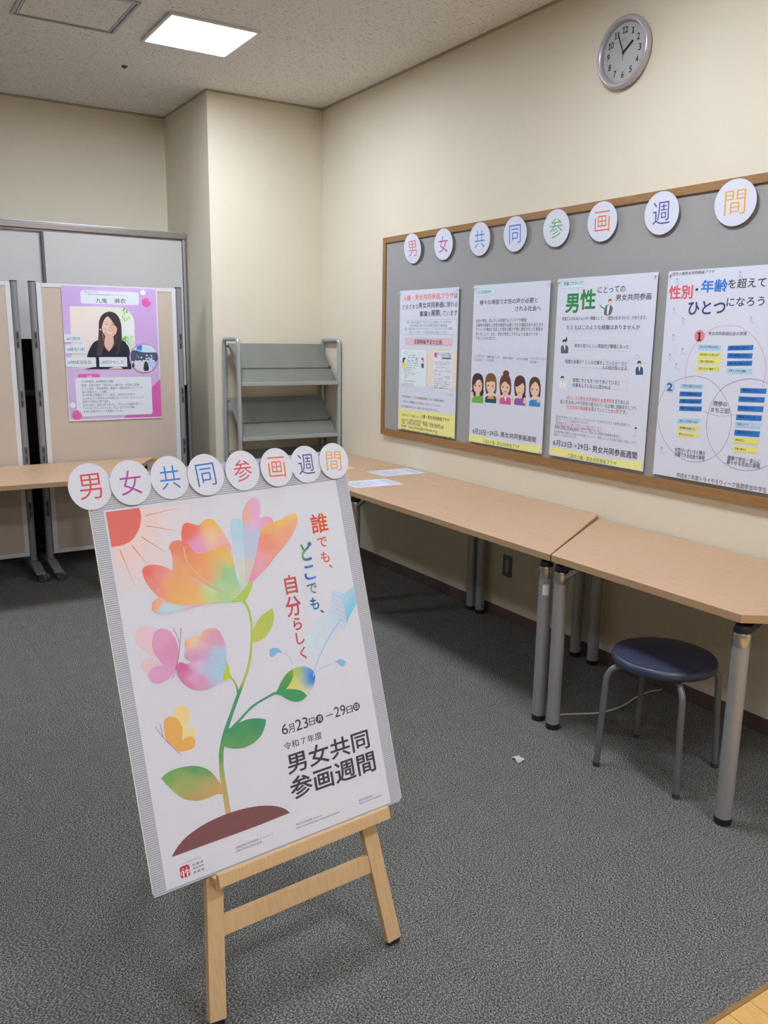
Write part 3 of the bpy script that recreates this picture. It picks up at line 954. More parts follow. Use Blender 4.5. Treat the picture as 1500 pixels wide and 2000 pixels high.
  ('R',(228,205,180),3091,5974,-5649,-3428,260,(180,160,130),10),
  ('R',(214,213,222),3642,5561,-5599,-3498,5,None,8),
  ('E',(206,206,216),727,-3704,226,123),
  ('E',(214,214,222),2322,-3779,300,192),
  ('T','こころ',966,2074,-4190,-3944,(90,100,110),0.01),
  ('T','ホッと相談',1003,1803,-3909,-3772,(110,112,122),0),
  ('T','女性のための電話相談',911,2186,-4329,-4255,(110,112,122),0),
  ('T','面接・法律・労働・就労',916,2156,-4472,-4398,(110,112,122),0),
  ('T','秘密厳守・無料',848,1830,-4613,-4539,(110,112,122),0),
  ('T','日時\u3000毎月第二火曜',597,1347,-4742,-4667,(110,112,122),0),
  ('T','場所\u3000キッピーモール',601,1970,-4861,-4787,(110,112,122),0),
  ('T','対象\u3000市内在住・在勤の方',678,1826,-4983,-4908,(110,112,122),0),
  ('T','定員\u3000各回三名まで',609,1046,-5111,-5036,(110,112,122),0),
  ('T','予約',613,914,-5220,-5146,(110,112,122),0),
  ('T','問合せ\u3000男女共同参画プラザ',620,1842,-5410,-5335,(110,112,122),0),
  ('T','詳しくはお問い合わせください',422,1688,-5571,-5496,(110,112,122),0),
  ('T','電話でのお申し込みも可',425,1692,-5661,-5586,(110,112,122),0),
  ('P',(228,205,195),[448,-4083,602,-4029,742,-4124,748,-4322,521,-4354],1,[],1),
  ('P',(70,75,95),[419,-4034,600,-3979,757,-4049,631,-4102,493,-4330,399,-4283],1,[],1),
  ('P',(225,205,110),[384,-4383,565,-4303,842,-4393,830,-4591,373,-4608],1,[],1),
  ('P',(225,195,190),[2463,-4073,2589,-3998,2679,-4115,2619,-4309,2499,-4313],1,[],1),
  ('P',(190,80,100),[2418,-4026,2543,-3927,2692,-4019,2668,-4259,2609,-4069,2463,-4073],1,[],1),
  ('P',(90,100,150),[2430,-4315,2686,-4283,2696,-4522,2482,-4530],1,[],1),
  ('P',(190,110,125),[3748,-3660,3909,-3586,4036,-3700,4004,-3888,3798,-3846],1,[],1),
  ('T','私のこころとからだを考える',4074,5384,-3722,-3582,(90,90,100),0.01),
  ('T','リプロダクション相談',4363,5391,-3854,-3715,(90,90,100),0.01),
  ('R',(95,95,100),4529,5400,-3951,-3874,3,None,8),
  ('T','女性のからだと健康についての相談会です',3770,5370,-4176,-4101,(110,112,122),0),
  ('T','どなたでもお気軽にご参加ください',3775,5297,-4289,-4214,(110,112,122),0),
  ('T','対象\u3000女性（年齢は問いません）',3988,5086,-4470,-4395,(110,112,122),0),
  ('T','妊娠・出産・更年期',3751,5317,-4687,-4611,(110,112,122),0),
  ('T','月経・避妊',3760,4453,-4885,-4810,(110,112,122),0),
  ('T','日時\u3000毎月第三木曜日',3771,4626,-5136,-5060,(110,112,122),0),
  ('T','会場\u3000三田市まちづくり協働センター',3778,5424,-5293,-5217,(110,112,122),0),
  ('T','申込\u3000電話またはメールにて受け付けます',3783,5430,-5416,-5340,(110,112,122),0),
  ('T','主催\u3000三田市',3789,5122,-5539,-5463,(110,112,122),0),
  ('T','協力\u3000医療センター',3835,5364,-5642,-5566,(110,112,122),0),
  ('T','いろは',4782,5336,-5073,-4887,(120,120,130),0),
  ('T','三田市の広報誌にも、さまざまな関連情報を掲載しています。最新情報や募集は',356,4827,-6415,-6274,(80,80,92),0),
  ('T','インスタグラムで随時更新していきますので、ぜひチェックしてください。',292,4536,-6724,-6582,(80,80,92),0),
  ('T','気になる情報がありましたら、お気軽にスタッフまでお声がけください。',329,4322,-7017,-6875,(80,80,92),0),
  ('T','インスタグラム',5003,5711,-5985,-5892,(100,100,110),0),
  ('P',(226,216,138),[-30,-7147,6077,-7036,6095,-8435,-65,-8459],0,[0,1,2,3],1),
  ('T','三田市まちづくり協働センター',375,2364,-7559,-7416,(80,80,60),0),
  ('T','人権・男女共同参画プラザ',2510,5375,-7522,-7296,(60,60,55),0.012),
  ('T','〒669-1528\u3000兵庫県三田市駅前町２番１号\u3000キッピーモール6F',402,4503,-7833,-7680,(70,70,55),0),
  ('T','TEL：079-559-5163',409,2442,-8048,-7843,(62,62,55),0.004),
  ('T','FAX：079-559-5169',2798,4854,-7975,-7778,(62,62,55),0.004),
  ('T','Email：kippy-danjyo@tct04.plala.or.jp',397,4263,-8280,-8075,(62,62,55),0.004),
  ('T','開館時間\u3000月曜日から土曜日の９時から２１時まで開館しています（年末年始\u3000休・祝日除く\u3000閉館）',423,5660,-8452,-8329,(70,70,55),0),
 ],
 'p2': [
  ('P',(196,216,226),[219,-195,1704,-187,1711,-542,1317,-557,1447,-674,1133,-561,240,-560],0,[0,1,2,3,4,5,6],1),
  ('L',(120,165,185),8,8,[219,-195,1704,-187,1711,-542,1317,-557,1447,-674,1133,-561,240,-560,219,-195],0),
  ('T','とても大切です',396,1460,-450,-283,(62,62,70),0.01),
  ('T','様々な場面で女性の声が必要と',545,5086,-1022,-772,(62,62,70),0.012),
  ('T','される社会へ',3449,5359,-1409,-1153,(62,62,70),0.012),
  ('T','会社や学校、住んでいる地域でもアイデアや要望、',267,4396,-1939,-1755,(62,62,70),0.006),
  ('T','災害時の提案など女性の意見を必要とされる場面は多々あります。',280,5663,-2173,-1988,(62,62,70),0.006),
  ('T','そういった機会に出会った場合は臆さず夢と勇気をもって意見を',269,5568,-2388,-2202,(62,62,70),0.006),
  ('T','述べましょう！また、女性が発言しやすいような場づくりを',283,5221,-2632,-2447,(62,62,70),0.006),
  ('T','することも大切です。',296,2033,-2858,-2671,(62,62,70),0.006),
  ('E',(196,194,204),647,-3700,490,489),
  ('E',(205,203,213),647,-3700,466,475),
  ('E',(196,194,204),1841,-3680,469,479),
  ('E',(205,203,213),1841,-3680,446,464),
  ('E',(196,194,204),2997,-3641,449,468),
  ('E',(205,203,213),2997,-3641,427,454),
  ('E',(196,194,204),4141,-3636,429,458),
  ('E',(205,203,213),4141,-3636,409,444),
  ('E',(196,194,204),5307,-3673,410,448),
  ('E',(205,203,213),5307,-3673,391,434),
  ('E',(203,201,211),664,-4266,128,79),
  ('E',(204,202,212),739,-4460,72,44),
  ('E',(203,201,211),1836,-4224,122,77),
  ('E',(204,202,212),1910,-4414,69,43),
  ('E',(203,201,211),2996,-4183,117,75),
  ('E',(204,202,212),3067,-4369,66,42),
  ('E',(203,201,211),4110,-4190,112,74),
  ('E',(204,202,212),4179,-4372,63,42),
  ('E',(203,201,211),5247,-4216,107,72),
  ('E',(204,202,212),5314,-4395,60,41),
  ('T','アイデアや',295,1068,-3793,-3665,(62,62,70),0.004),
  ('T','ひらめき',281,882,-3982,-3853,(62,62,70),0.004),
  ('T','実際に起こって',1327,2373,-3795,-3669,(62,62,70),0.004),
  ('T','いる状況',1291,1893,-3971,-3844,(62,62,70),0.004),
  ('T','意見の発信',2651,3403,-3816,-3693,(62,62,70),0.004),
  ('T','よりそう意見',3713,4600,-3832,-3712,(62,62,70),0.004),
  ('T','ジェンダーレス',4756,5806,-3774,-3656,(62,62,70),0.004),
  ('T','な社会へ',4755,5376,-3952,-3834,(62,62,70),0.004),
  ('P',(72,52,48),[122,-5411,116,-5010,263,-4728,581,-4630,922,-4714,1081,-4988,1122,-5405,1030,-5732,637,-5582,258,-5781],1,[],1),
  ('P',(72,52,48),[185,-5508,183,-5912,1015,-5882,1069,-5457],1,[],1),
  ('P',(226,186,160),[475,-5592,797,-5573,832,-5894,478,-5918],0,[0,1,2,3],1),
  ('P',(110,165,80),[169,-6241,186,-5962,450,-5854,655,-5891,852,-5828,1096,-5902,1139,-6222],1,[0,6],1),
  ('P',(226,186,160),[229,-5280,246,-5004,474,-4868,756,-4870,972,-5018,1004,-5288,955,-5538,661,-5730,327,-5560],1,[],1),
  ('P',(72,52,48),[211,-5256,232,-4904,588,-4749,980,-4894,1031,-5212,842,-4984,563,-5013,374,-5247],1,[],1),
  ('E',(70,50,50),410,-5305,49,45),
  ('E',(230,168,158),371,-5473,81,35),
  ('E',(70,50,50),798,-5314,48,45),
  ('E',(230,168,158),885,-5443,80,35),
  ('L',(190,150,130),7,7,[639,-5343,675,-5420,628,-5443],1),
  ('L',(195,95,90),10,10,[546,-5548,636,-5567,723,-5542],1),
  ('L',(200,110,110),7,7,[289,-5327,423,-5245,564,-5312,432,-5404,289,-5327],1),
  ('L',(200,110,110),7,7,[677,-5306,808,-5224,948,-5291,818,-5382,677,-5306],1),
  ('P',(120,82,55),[1261,-5348,1253,-4955,1393,-4679,1697,-4583,2025,-4666,2179,-4934,2220,-5342,2134,-5663,1755,-5515,1393,-5710],1,[],1),
  ('P',(226,186,160),[1600,-5525,1909,-5506,1944,-5821,1605,-5844],0,[0,1,2,3],1),
  ('P',(50,75,95),[1310,-6160,1325,-5887,1577,-5782,1774,-5818,1963,-5757,2198,-5829,2241,-6143],1,[0,6],1),
  ('P',(222,150,80),[1509,-5949,1577,-5782,1773,-5808,1963,-5757,2074,-5925],1,[0,4],1),
  ('P',(226,186,160),[1363,-5219,1378,-4949,1596,-4816,1866,-4818,2074,-4963,2106,-5228,2061,-5473,1780,-5661,1458,-5494],1,[],1),
  ('P',(120,82,55),[1327,-5147,1355,-4827,1703,-4680,2065,-4818,2131,-5130,2015,-4990,1879,-5031,1723,-5000,1572,-5066,1430,-5044],1,[],1),
  ('E',(70,50,50),1536,-5244,47,44),
  ('E',(230,168,158),1500,-5408,78,34),
  ('E',(70,50,50),1909,-5253,46,44),
  ('E',(230,168,158),1993,-5380,76,34),
  ('L',(190,150,130),7,7,[1756,-5281,1792,-5357,1747,-5379],1),
  ('L',(195,95,90),10,10,[1668,-5482,1754,-5501,1838,-5476],1),
  ('P',(98,62,52),[2478,-5352,2468,-4968,2601,-4698,2892,-4604,3206,-4685,3354,-4947,3396,-5347,3315,-5660,2952,-5516,2606,-5706],1,[],1),
  ('E',(98,62,52),2948,-4563,249,180),
  ('P',(226,186,160),[2804,-5525,3099,-5507,3135,-5815,2810,-5837],0,[0,1,2,3],1),
  ('P',(205,85,130),[2530,-6146,2542,-5879,2783,-5776,2972,-5812,3152,-5752,3377,-5823,3420,-6130],1,[0,6],1),
  ('P',(228,215,215),[2865,-5771,3086,-5756,2998,-5992],0,[0,1,2],1),
  ('P',(226,186,160),[2575,-5226,2588,-4962,2796,-4832,3054,-4834,3254,-4976,3286,-5234,3244,-5474,2976,-5658,2668,-5495],1,[],1),
  ('P',(98,62,52),[2545,-5228,2567,-4867,2899,-4718,3245,-4834,3332,-5161,3182,-5098,2916,-4969,2699,-5052],1,[],1),
  ('E',(70,50,50),2741,-5251,45,43),
  ('E',(230,168,158),2707,-5411,74,33),
  ('E',(70,50,50),3097,-5259,44,43),
  ('E',(230,168,158),3179,-5383,73,33),
  ('L',(190,150,130),7,7,[2952,-5287,2986,-5361,2943,-5383],1),
  ('P',(200,80,90),[2845,-5465,2949,-5468,3051,-5453,2953,-5525],1,[],1),
  ('P',(80,55,52),[3641,-5332,3630,-4956,3755,-4693,4033,-4601,4334,-4680,4478,-4936,4520,-5328,4444,-5634,4096,-5493,3766,-5679],1,[],1),
  ('P',(60,45,45),[4377,-5476,4540,-5605,4542,-5837,4376,-5966,4256,-5764],1,[],1),
  ('P',(226,186,160),[3954,-5502,4237,-5484,4272,-5786,3961,-5807],0,[0,1,2,3],1),
  ('P',(140,85,160),[3695,-6109,3706,-5848,3936,-5748,4116,-5782,4289,-5724,4504,-5793,4547,-6094],1,[0,6],1),
  ('P',(226,186,160),[3734,-5209,3744,-4951,3942,-4824,4190,-4826,4382,-4964,4414,-5218,4375,-5453,4120,-5632,3823,-5472],1,[],1),
  ('P',(80,55,52),[3640,-5097,3709,-4859,4041,-4712,4388,-4848,4420,-5102,4271,-4970,4068,-5097,3824,-5172],1,[],1),
  ('L',(90,60,60),9,9,[3838,-5265,3907,-5237,3980,-5261],1),
  ('E',(230,168,158),3861,-5390,71,33),
  ('L',(90,60,60),9,9,[4177,-5245,4246,-5218,4318,-5242],1),
  ('E',(230,168,158),4312,-5363,70,32),
  ('L',(190,150,130),7,7,[4094,-5269,4128,-5341,4087,-5363],1),
  ('P',(200,80,90),[3993,-5443,4092,-5446,4190,-5431,4096,-5502],1,[],1),
  ('P',(85,62,55),[4784,-5335,4771,-4967,4889,-4709,5155,-4619,5443,-4697,5583,-4948,5625,-5330,5554,-5631,5220,-5492,4905,-5674],1,[],1),
  ('P',(226,186,160),[5084,-5501,5354,-5484,5390,-5779,5092,-5799],0,[0,1,2,3],1),
  ('P',(65,130,190),[4839,-6095,4848,-5839,5068,-5741,5240,-5775,5405,-5718,5612,-5786,5654,-6080],1,[0,6],1),
  ('P',(226,186,160),[4871,-5215,4880,-4962,5069,-4838,5306,-4839,5491,-4975,5523,-5223,5487,-5453,5243,-5628,4959,-5472],1,[],1),
  ('P',(85,62,55),[4849,-5285,4848,-4894,5164,-4742,5498,-4884,5566,-5266,5469,-5044,5207,-4863,4930,-5074],1,[],1),
  ('E',(70,50,50),5024,-5238,41,41),
  ('E',(230,168,158),4994,-5392,68,32),
  ('E',(70,50,50),5350,-5247,40,41),
  ('E',(230,168,158),5426,-5365,67,32),
  ('L',(190,150,130),7,7,[5217,-5273,5249,-5344,5210,-5365],1),
  ('L',(195,95,90),10,10,[5142,-5460,5219,-5479,5291,-5456],1),
  ('P',(226,186,160),[64,-5995,69,-5793,120,-5673,227,-5682,285,-5829,277,-5981],1,[],1),
  ('P',(226,186,160),[2276,-5970,2278,-5775,2324,-5661,2423,-5669,2478,-5811,2472,-5956],1,[],1),
  ('P',(226,186,160),[3452,-5960,3454,-5770,3497,-5658,3592,-5666,3645,-5805,3640,-5947],1,[],1),
  ('P',(226,186,160),[4406,-5987,4407,-5800,4448,-5690,4539,-5698,4591,-5834,4587,-5974],1,[],1),
  ('P',(226,186,160),[5410,-5869,5410,-5686,5449,-5578,5537,-5586,5587,-5720,5584,-5857],1,[],1),
  ('T','6月23日',317,1447,-7953,-7648,(62,62,70),0.012),
  ('T','月',1463,1558,-7818,-7738,(62,62,70),0),
  ('P',(62,62,70),[1625,-7717,1631,-7801,1730,-7751],0,[0,1,2],1),
  ('T','29日',1763,2427,-7892,-7634,(62,62,70),0.012),
  ('T','日',2461,2598,-7844,-7766,(62,62,70),0),
  ('T','男女共同参画週間',2712,5454,-7882,-7600,(62,62,70),0.016),
  ('P',(228,220,142),[18,-7991,2077,-8054,3222,-8125,4027,-8108,5797,-7978,5795,-8406,-42,-8411],0,[0,1,2,3,4,5,6],1),
  ('T','三田市人権・男女共同参画プラザ',1225,4253,-8373,-8152,(130,130,80),0.004),
 ],
 'p3': [
  ('P',(202,216,228),[227,-112,1706,-104,1693,-428,1284,-440,1429,-533,1180,-446,254,-438],0,[0,1,2,3,4,5,6],1),
  ('L',(110,160,180),10,10,[227,-112,1706,-104,1693,-428,1284,-440,1429,-533,1180,-446,254,-438,227,-112],0),
  ('T','見過ごさないで！',389,1645,-316,-149,(62,62,70),0.01),
  ('T','男',606,1415,-1557,-729,(52,128,70),0.032),
  ('T','性',1550,2466,-1427,-567,(52,128,70),0.032),
  ('T','にとっての',2585,4202,-738,-465,(62,62,70),0.01),
  ('T','男女共同参画',3692,5662,-1108,-832,(62,62,70),0.014),
  ('E',(200,208,222),3224,-1365,475,397),
  ('P',(96,100,108),[3074,-1690,3087,-1409,3184,-1270,3408,-1285,3546,-1418,3445,-1695],1,[],1),
  ('P',(228,225,230),[3231,-1295,3376,-1284,3317,-1684,3227,-1683],0,[0,1,2,3],1),
  ('P',(228,190,165),[3280,-1133,3389,-1080,3472,-1161,3420,-1285,3317,-1264],1,[],1),
  ('P',(150,80,65),[3267,-1133,3308,-1022,3435,-1026,3469,-1120,3377,-1089],1,[],1),
  ('L',(96,100,108),45,45,[3104,-1456,2902,-1358,2796,-1261],1),
  ('E',(228,190,165),2774,-1237,59,42),
  ('T','見過ごしがちなジェンダー問題として、「男性の生きづらさ」があります。',410,5492,-1920,-1760,(62,62,70),0.003),
  ('T','たとえばこのような経験はありませんか',745,5178,-2350,-2141,(62,62,70),0.012),
  ('L',(120,120,130),5,5,[730,-2415,5176,-2410],0),
  ('R',(207,205,215),1192,4757,-3277,-2854,30,(150,150,160),6),
  ('R',(207,205,215),661,4771,-4063,-3695,30,(150,150,160),6),
  ('R',(207,205,215),1180,4720,-4954,-4595,30,(150,150,160),6),
  ('T','育休を取りにくい雰囲気が職場にあった',1330,4639,-3175,-2987,(62,62,70),0.008),
  ('T','既婚か未婚か？どんな仕事をしているか？など',787,4623,-3919,-3727,(62,62,70),0.008),
  ('T','人の目が気になる',3152,4607,-4111,-3929,(62,62,70),0.008),
  ('T','昼間に子どもをつれて歩いていると',1343,4283,-4773,-4583,(62,62,70),0.008),
  ('T','仕事をしていないと思われる',1361,3733,-4994,-4804,(62,62,70),0.008),
  ('E',(200,210,222),676,-3176,343,351),
  ('P',(88,92,102),[452,-3458,443,-3155,581,-3067,768,-3064,919,-3162,943,-3447],1,[0,5],1),
  ('P',(226,226,232),[611,-3076,740,-3075,703,-3326],0,[0,1,2],1),
  ('E',(228,192,168),659,-2965,115,120),
  ('P',(50,48,52),[528,-2947,561,-2816,733,-2814,786,-2934,654,-2895],1,[],1),
  ('E',(200,210,222),5307,-4010,282,320),
  ('P',(62,82,112),[5129,-4271,5114,-3995,5226,-3912,5380,-3907,5506,-3994,5531,-4253],1,[0,5],1),
  ('P',(226,226,232),[5251,-3921,5357,-3917,5332,-4147],0,[0,1,2],1),
  ('E',(228,192,168),5288,-3819,94,110),
  ('P',(90,62,55),[5180,-3804,5204,-3684,5346,-3679,5392,-3788,5282,-3755],1,[],1),
  ('E',(200,210,222),674,-4849,295,303),
  ('P',(225,225,232),[481,-5091,473,-4830,591,-4750,752,-4742,881,-4822,901,-5068],1,[0,5],1),
  ('P',(226,226,232),[616,-4757,728,-4752,696,-4970],0,[0,1,2],1),
  ('E',(228,192,168),658,-4660,99,104),
  ('P',(70,62,60),[545,-4648,574,-4533,722,-4527,767,-4628,653,-4599],1,[],1),
  ('L',(62,62,70),9,9,[663,-4722,692,-5078],0),
  ('P',(70,60,60),[722,-2849,779,-2674,851,-2848],1,[0,2],1),
  ('E',(140,140,150),5104,-3512,142,91),
  ('E',(207,205,215),5104,-3512,125,78),
  ('T','ほんとうの男女共同参画社会',996,3344,-5607,-5413,(214,92,80),0.008),
  ('T','を',3370,3517,-5589,-5405,(62,62,70),0.008),
  ('T','実現',3543,3859,-5588,-5405,(214,92,80),0.008),
  ('T','するためには',3885,4857,-5585,-5403,(62,62,70),0.008),
  ('T','個人',576,931,-5831,-5636,(60,130,80),0.008),
  ('T','をおもいやり',960,2051,-5829,-5635,(62,62,70),0.008),
  ('T','男性の置かれている立場に理解',2079,4473,-5821,-5632,(60,130,80),0.008),
  ('T','を示しつつ',4498,5279,-5805,-5625,(62,62,70),0.008),
  ('T','社会全体の価値観',1046,2462,-6049,-5855,(214,92,80),0.008),
  ('T','を変えていくことが',2489,3988,-6037,-5849,(62,62,70),0.008),
  ('T','必要',4014,4314,-6024,-5842,(214,92,80),0.008),
  ('T','です。',4339,4794,-6022,-5841,(62,62,70),0.008),
  ('T','「男女共同参画」は、男性にとっても生きやすい社会をめざす上で重要な課題です。',323,5070,-6539,-6414,(130,128,140),0),
  ('T','働き方、このような問題はありませんか。',349,2562,-6678,-6553,(130,128,140),0),
  ('T','男性の育児、介護の時間',317,1900,-7038,-6912,(130,128,140),0),
  ('T','あなたの参画社会を実現するためには、性別による役割分担意識の解消や、',306,4537,-7091,-6966,(130,128,140),0),
  ('T','長時間労働の抑制などの働き方の見直しによって、男性にとっても地域や家庭へ参画しやすい',283,5493,-7278,-7153,(130,128,140),0),
  ('T','環境づくりが求められます。',272,1862,-7422,-7296,(130,128,140),0),
  ('T','残業時間が長い、仕事に生活のすべてが取られてしまう',361,3317,-6834,-6709,(190,110,140),0),
  ('T','家庭や地域に関わりたいのに職場の理解がないなど',341,3364,-6962,-6837,(190,110,140),0),
  ('E',(70,70,80),5355,-6566,60,47),
  ('L',(150,150,160),12,12,[5344,-6638,5363,-6967],0),
  ('L',(150,150,160),6,6,[5206,-6912,5421,-6937],0),
  ('T','6月23日',254,1501,-7900,-7621,(62,62,70),0.012),
  ('T','月',1523,1629,-7839,-7757,(62,62,70),0),
  ('P',(214,92,80),[1735,-7686,1750,-7865,1869,-7758],0,[0,1,2],1),
  ('T','29日',1901,2582,-7893,-7614,(62,62,70),0.012),
  ('T','日',2613,2748,-7844,-7764,(62,62,70),0),
  ('T','男女共同参画週間',2875,5531,-7920,-7606,(62,62,70),0.018),
  ('E',(214,92,80),4032,-7794,38,39),
  ('P',(228,220,142),[80,-8007,1631,-7982,2762,-8100,3769,-8123,5851,-7975,5831,-8382,-31,-8352],0,[0,1,2,3,4,5,6],1),
  ('T','三田市人権・男女共同参画プラザ',1282,4392,-8376,-8170,(125,125,75),0.004),
 ],
 'p4': [
  ('T','三田市人権男女共同参画プラザ',57,2212,-189,-51,(62,62,70),0.008),
  ('T','性別',109,1261,-1113,-586,(212,88,98),0.03),
  ('T','・',1397,1515,-825,-730,(62,62,70),0.02),
  ('T','年齢',1663,2851,-903,-429,(58,118,190),0.03),
  ('T','を超えて',2881,4490,-800,-451,(62,62,70),0.014),
  ('T','ひとつ',1129,2840,-1751,-1238,(70,62,110),0.025),
  ('T','になろう',2890,4495,-1470,-1138,(62,62,70),0.012),
  ('L',(206,120,140),15,15,[1320,-4433,1243,-3815,1391,-3269,1724,-2776,2123,-2438,2609,-2225,3046,-2185,3592,-2251,4096,-2524,4503,-2927,4779,-3463,4847,-3958,4769,-4426],1),
  ('L',(206,120,140),15,15,[2313,-5542,2758,-5653,3268,-5663,3697,-5565],1),
  ('L',(110,110,160),15,15,[1737,-4170,2320,-4260,2867,-4570,3313,-5069,3573,-5671,3565,-6344,3299,-6957,2832,-7385,2211,-7621,1542,-7601,816,-7251,272,-6632,0,-5873,67,-5244,425,-4657,1016,-4323,1737,-4170],1),
  ('L',(110,110,160),15,15,[4957,-4293,4546,-4177,4129,-4174,3609,-4293,3039,-4608,2601,-5265,2480,-6060,2708,-6779,3169,-7317,3762,-7607,4421,-7661,4935,-7542,5315,-7348],1),
  ('E',(222,125,130),1780,-2593,244,241),
  ('T','1',1686,1849,-2767,-2448,(60,40,50),0.03),
  ('E',(165,195,225),541,-4681,250,232),
  ('T','2',396,666,-4829,-4525,(70,70,110),0.02),
  ('T','男女共同参画社会の実現',2185,3894,-2557,-2414,(80,80,90),0.004),
  ('T','理想の',2707,3334,-5285,-5092,(75,75,90),0.004),
  ('T','まち三田',2623,3452,-5545,-5361,(75,75,90),0.004),
  ('T','女性がいきいきと輝き',1054,2531,-7315,-7131,(80,80,90),0.004),
  ('T','活躍できる社会の実現',1062,2542,-7511,-7326,(80,80,90),0.004),
  ('T','健康で安全・安心に',3584,5027,-7341,-7168,(80,80,90),0.004),
  ('T','暮らせる社会の実現',3574,5021,-7509,-7335,(80,80,90),0.004),
  ('T','作成:R７年度トライやるウィーク後期参加中学生',1238,5403,-8383,-8177,(70,70,78),0.008),
  ('P',(165,195,222),[1757,-2921,2821,-2934,2811,-3152,1757,-3144],0,[0,1,2,3],1),
  ('T','みんなが平等な社会に',1860,2718,-3057,-2960,(80,85,90),0.01),
  ('P',(222,212,112),[1771,-3221,2848,-3232,2840,-3460,1773,-3455],0,[0,1,2,3],1),
  ('T','育休を男女ともに取れるまち',1875,2768,-3361,-3264,(80,85,90),0.01),
  ('P',(222,212,112),[1784,-3503,2848,-3484,2835,-3675,1781,-3698],0,[0,1,2,3],1),
  ('T','仕事と家庭の両立',1886,2576,-3627,-3530,(80,85,90),0.01),
  ('P',(222,212,112),[1773,-3787,2871,-3748,2860,-3948,1771,-3992],0,[0,1,2,3],1),
  ('T','発言しやすい職場づくり',1875,2791,-3913,-3816,(80,85,90),0.01),
  ('P',(48,112,180),[3131,-2948,4233,-2904,4223,-3086,3130,-3136],0,[0,1,2,3],1),
  ('T','性別に関係なく働ける',3227,4024,-3068,-2975,(35,45,85),0.01),
  ('P',(48,112,180),[3141,-3229,4228,-3216,4219,-3408,3141,-3427],0,[0,1,2,3],1),
  ('T','男女で家事を分担する',3237,4039,-3353,-3259,(35,45,85),0.01),
  ('P',(48,112,180),[3164,-3534,4248,-3485,4238,-3669,3163,-3723],0,[0,1,2,3],1),
  ('T','差別のない学校にしたい',3260,4138,-3654,-3560,(35,45,85),0.01),
  ('P',(165,195,222),[3184,-3817,4273,-3792,4264,-3986,3184,-4015],0,[0,1,2,3],1),
  ('T','子育てしやすい環境',3280,4005,-3939,-3845,(80,85,90),0.01),
  ('P',(165,195,222),[1073,-4520,2171,-4498,2154,-4665,1066,-4692],0,[0,1,2,3],1),
  ('T','女性が活躍できるまち',1178,2073,-4633,-4533,(80,85,90),0.01),
  ('P',(48,112,180),[1056,-4833,2145,-4791,2130,-4978,1051,-5025],0,[0,1,2,3],1),
  ('T','女性の管理職を増やす',1162,2059,-4953,-4853,(35,45,85),0.01),
  ('P',(48,112,180),[1075,-5134,2163,-5073,2147,-5251,1069,-5317],0,[0,1,2,3],1),
  ('T','相談できる場所がある',1180,2077,-5250,-5150,(35,45,85),0.01),
  ('P',(48,112,180),[1105,-5425,2195,-5368,2180,-5557,1101,-5619],0,[0,1,2,3],1),
  ('T','働きやすい制度をつくる',1211,2109,-5545,-5444,(35,45,85),0.01),
  ('P',(165,195,222),[1073,-5957,2151,-5838,2134,-6009,1067,-6131],0,[0,1,2,3],1),
  ('T','安心して子育てできる',1179,2065,-6067,-5966,(80,85,90),0.01),
  ('P',(222,212,112),[1090,-6241,2162,-6164,2145,-6335,1084,-6416],0,[0,1,2,3],1),
  ('T','再就職を応援する',1196,1922,-6351,-6250,(80,85,90),0.01),
  ('P',(222,212,112),[1093,-6507,2156,-6436,2140,-6618,1087,-6693],0,[0,1,2,3],1),
  ('T','夢をかなえられる',1199,1927,-6621,-6519,(80,85,90),0.01),
  ('P',(48,112,180),[3861,-4523,4960,-4494,4951,-4677,3861,-4711],0,[0,1,2,3],1),
  ('T','健康に過ごせるまち',3954,4659,-4639,-4546,(35,45,85),0.01),
  ('P',(48,112,180),[3823,-4854,4927,-4815,4919,-5008,3824,-5052],0,[0,1,2,3],1),
  ('T','防犯カメラを増やす',3917,4625,-4974,-4880,(35,45,85),0.01),
  ('P',(48,112,180),[3819,-5204,4915,-5156,4909,-5359,3821,-5412],0,[0,1,2,3],1),
  ('T','夜道を明るくする',3914,4546,-5327,-5233,(35,45,85),0.01),
  ('P',(48,112,180),[3793,-5547,4884,-5501,4877,-5705,3795,-5756],0,[0,1,2,3],1),
  ('T','高齢者にやさしい道',3888,4601,-5670,-5576,(35,45,85),0.01),
  ('P',(165,195,222),[3782,-5834,4877,-5790,4869,-5986,3783,-6034],0,[0,1,2,3],1),
  ('T','段差をなくす',3877,4359,-5952,-5858,(80,85,90),0.01),
  ('P',(48,112,180),[3784,-6140,4872,-6100,4866,-6315,3787,-6360],0,[0,1,2,3],1),
  ('T','公園をきれいにする',3880,4598,-6266,-6171,(35,45,85),0.01),
  ('P',(222,212,112),[3763,-6444,4853,-6384,4847,-6601,3766,-6665],0,[0,1,2,3],1),
  ('T','病院が近い',3860,4265,-6570,-6475,(80,85,90),0.01),
  ('P',(222,212,112),[3779,-6780,4869,-6699,4864,-6926,3783,-7011],0,[0,1,2,3],1),
  ('T','災害に備える',3876,4360,-6909,-6814,(80,85,90),0.01),
  ('E',(140,150,175),466,-319,43,39),
  ('L',(130,140,170),9,9,[471,-367,458,-473,415,-540],1),
  ('L',(130,140,170),9,9,[468,-455,538,-545],1),
  ('L',(120,160,130),8,8,[388,-393,476,-416,558,-381],1),
  ('E',(165,175,195),560,-517,55,44),
  ('E',(212,210,220),560,-517,37,29),
  ('E',(140,150,175),414,-1488,43,39),
  ('L',(130,140,170),9,9,[419,-1537,406,-1645,363,-1713],1),
  ('L',(130,140,170),9,9,[416,-1626,487,-1715],1),
  ('L',(120,160,130),8,8,[336,-1565,424,-1586,507,-1549],1),
  ('E',(165,175,195),509,-1686,56,44),
  ('E',(212,210,220),509,-1686,37,30),
  ('E',(140,150,175),897,-1887,42,39),
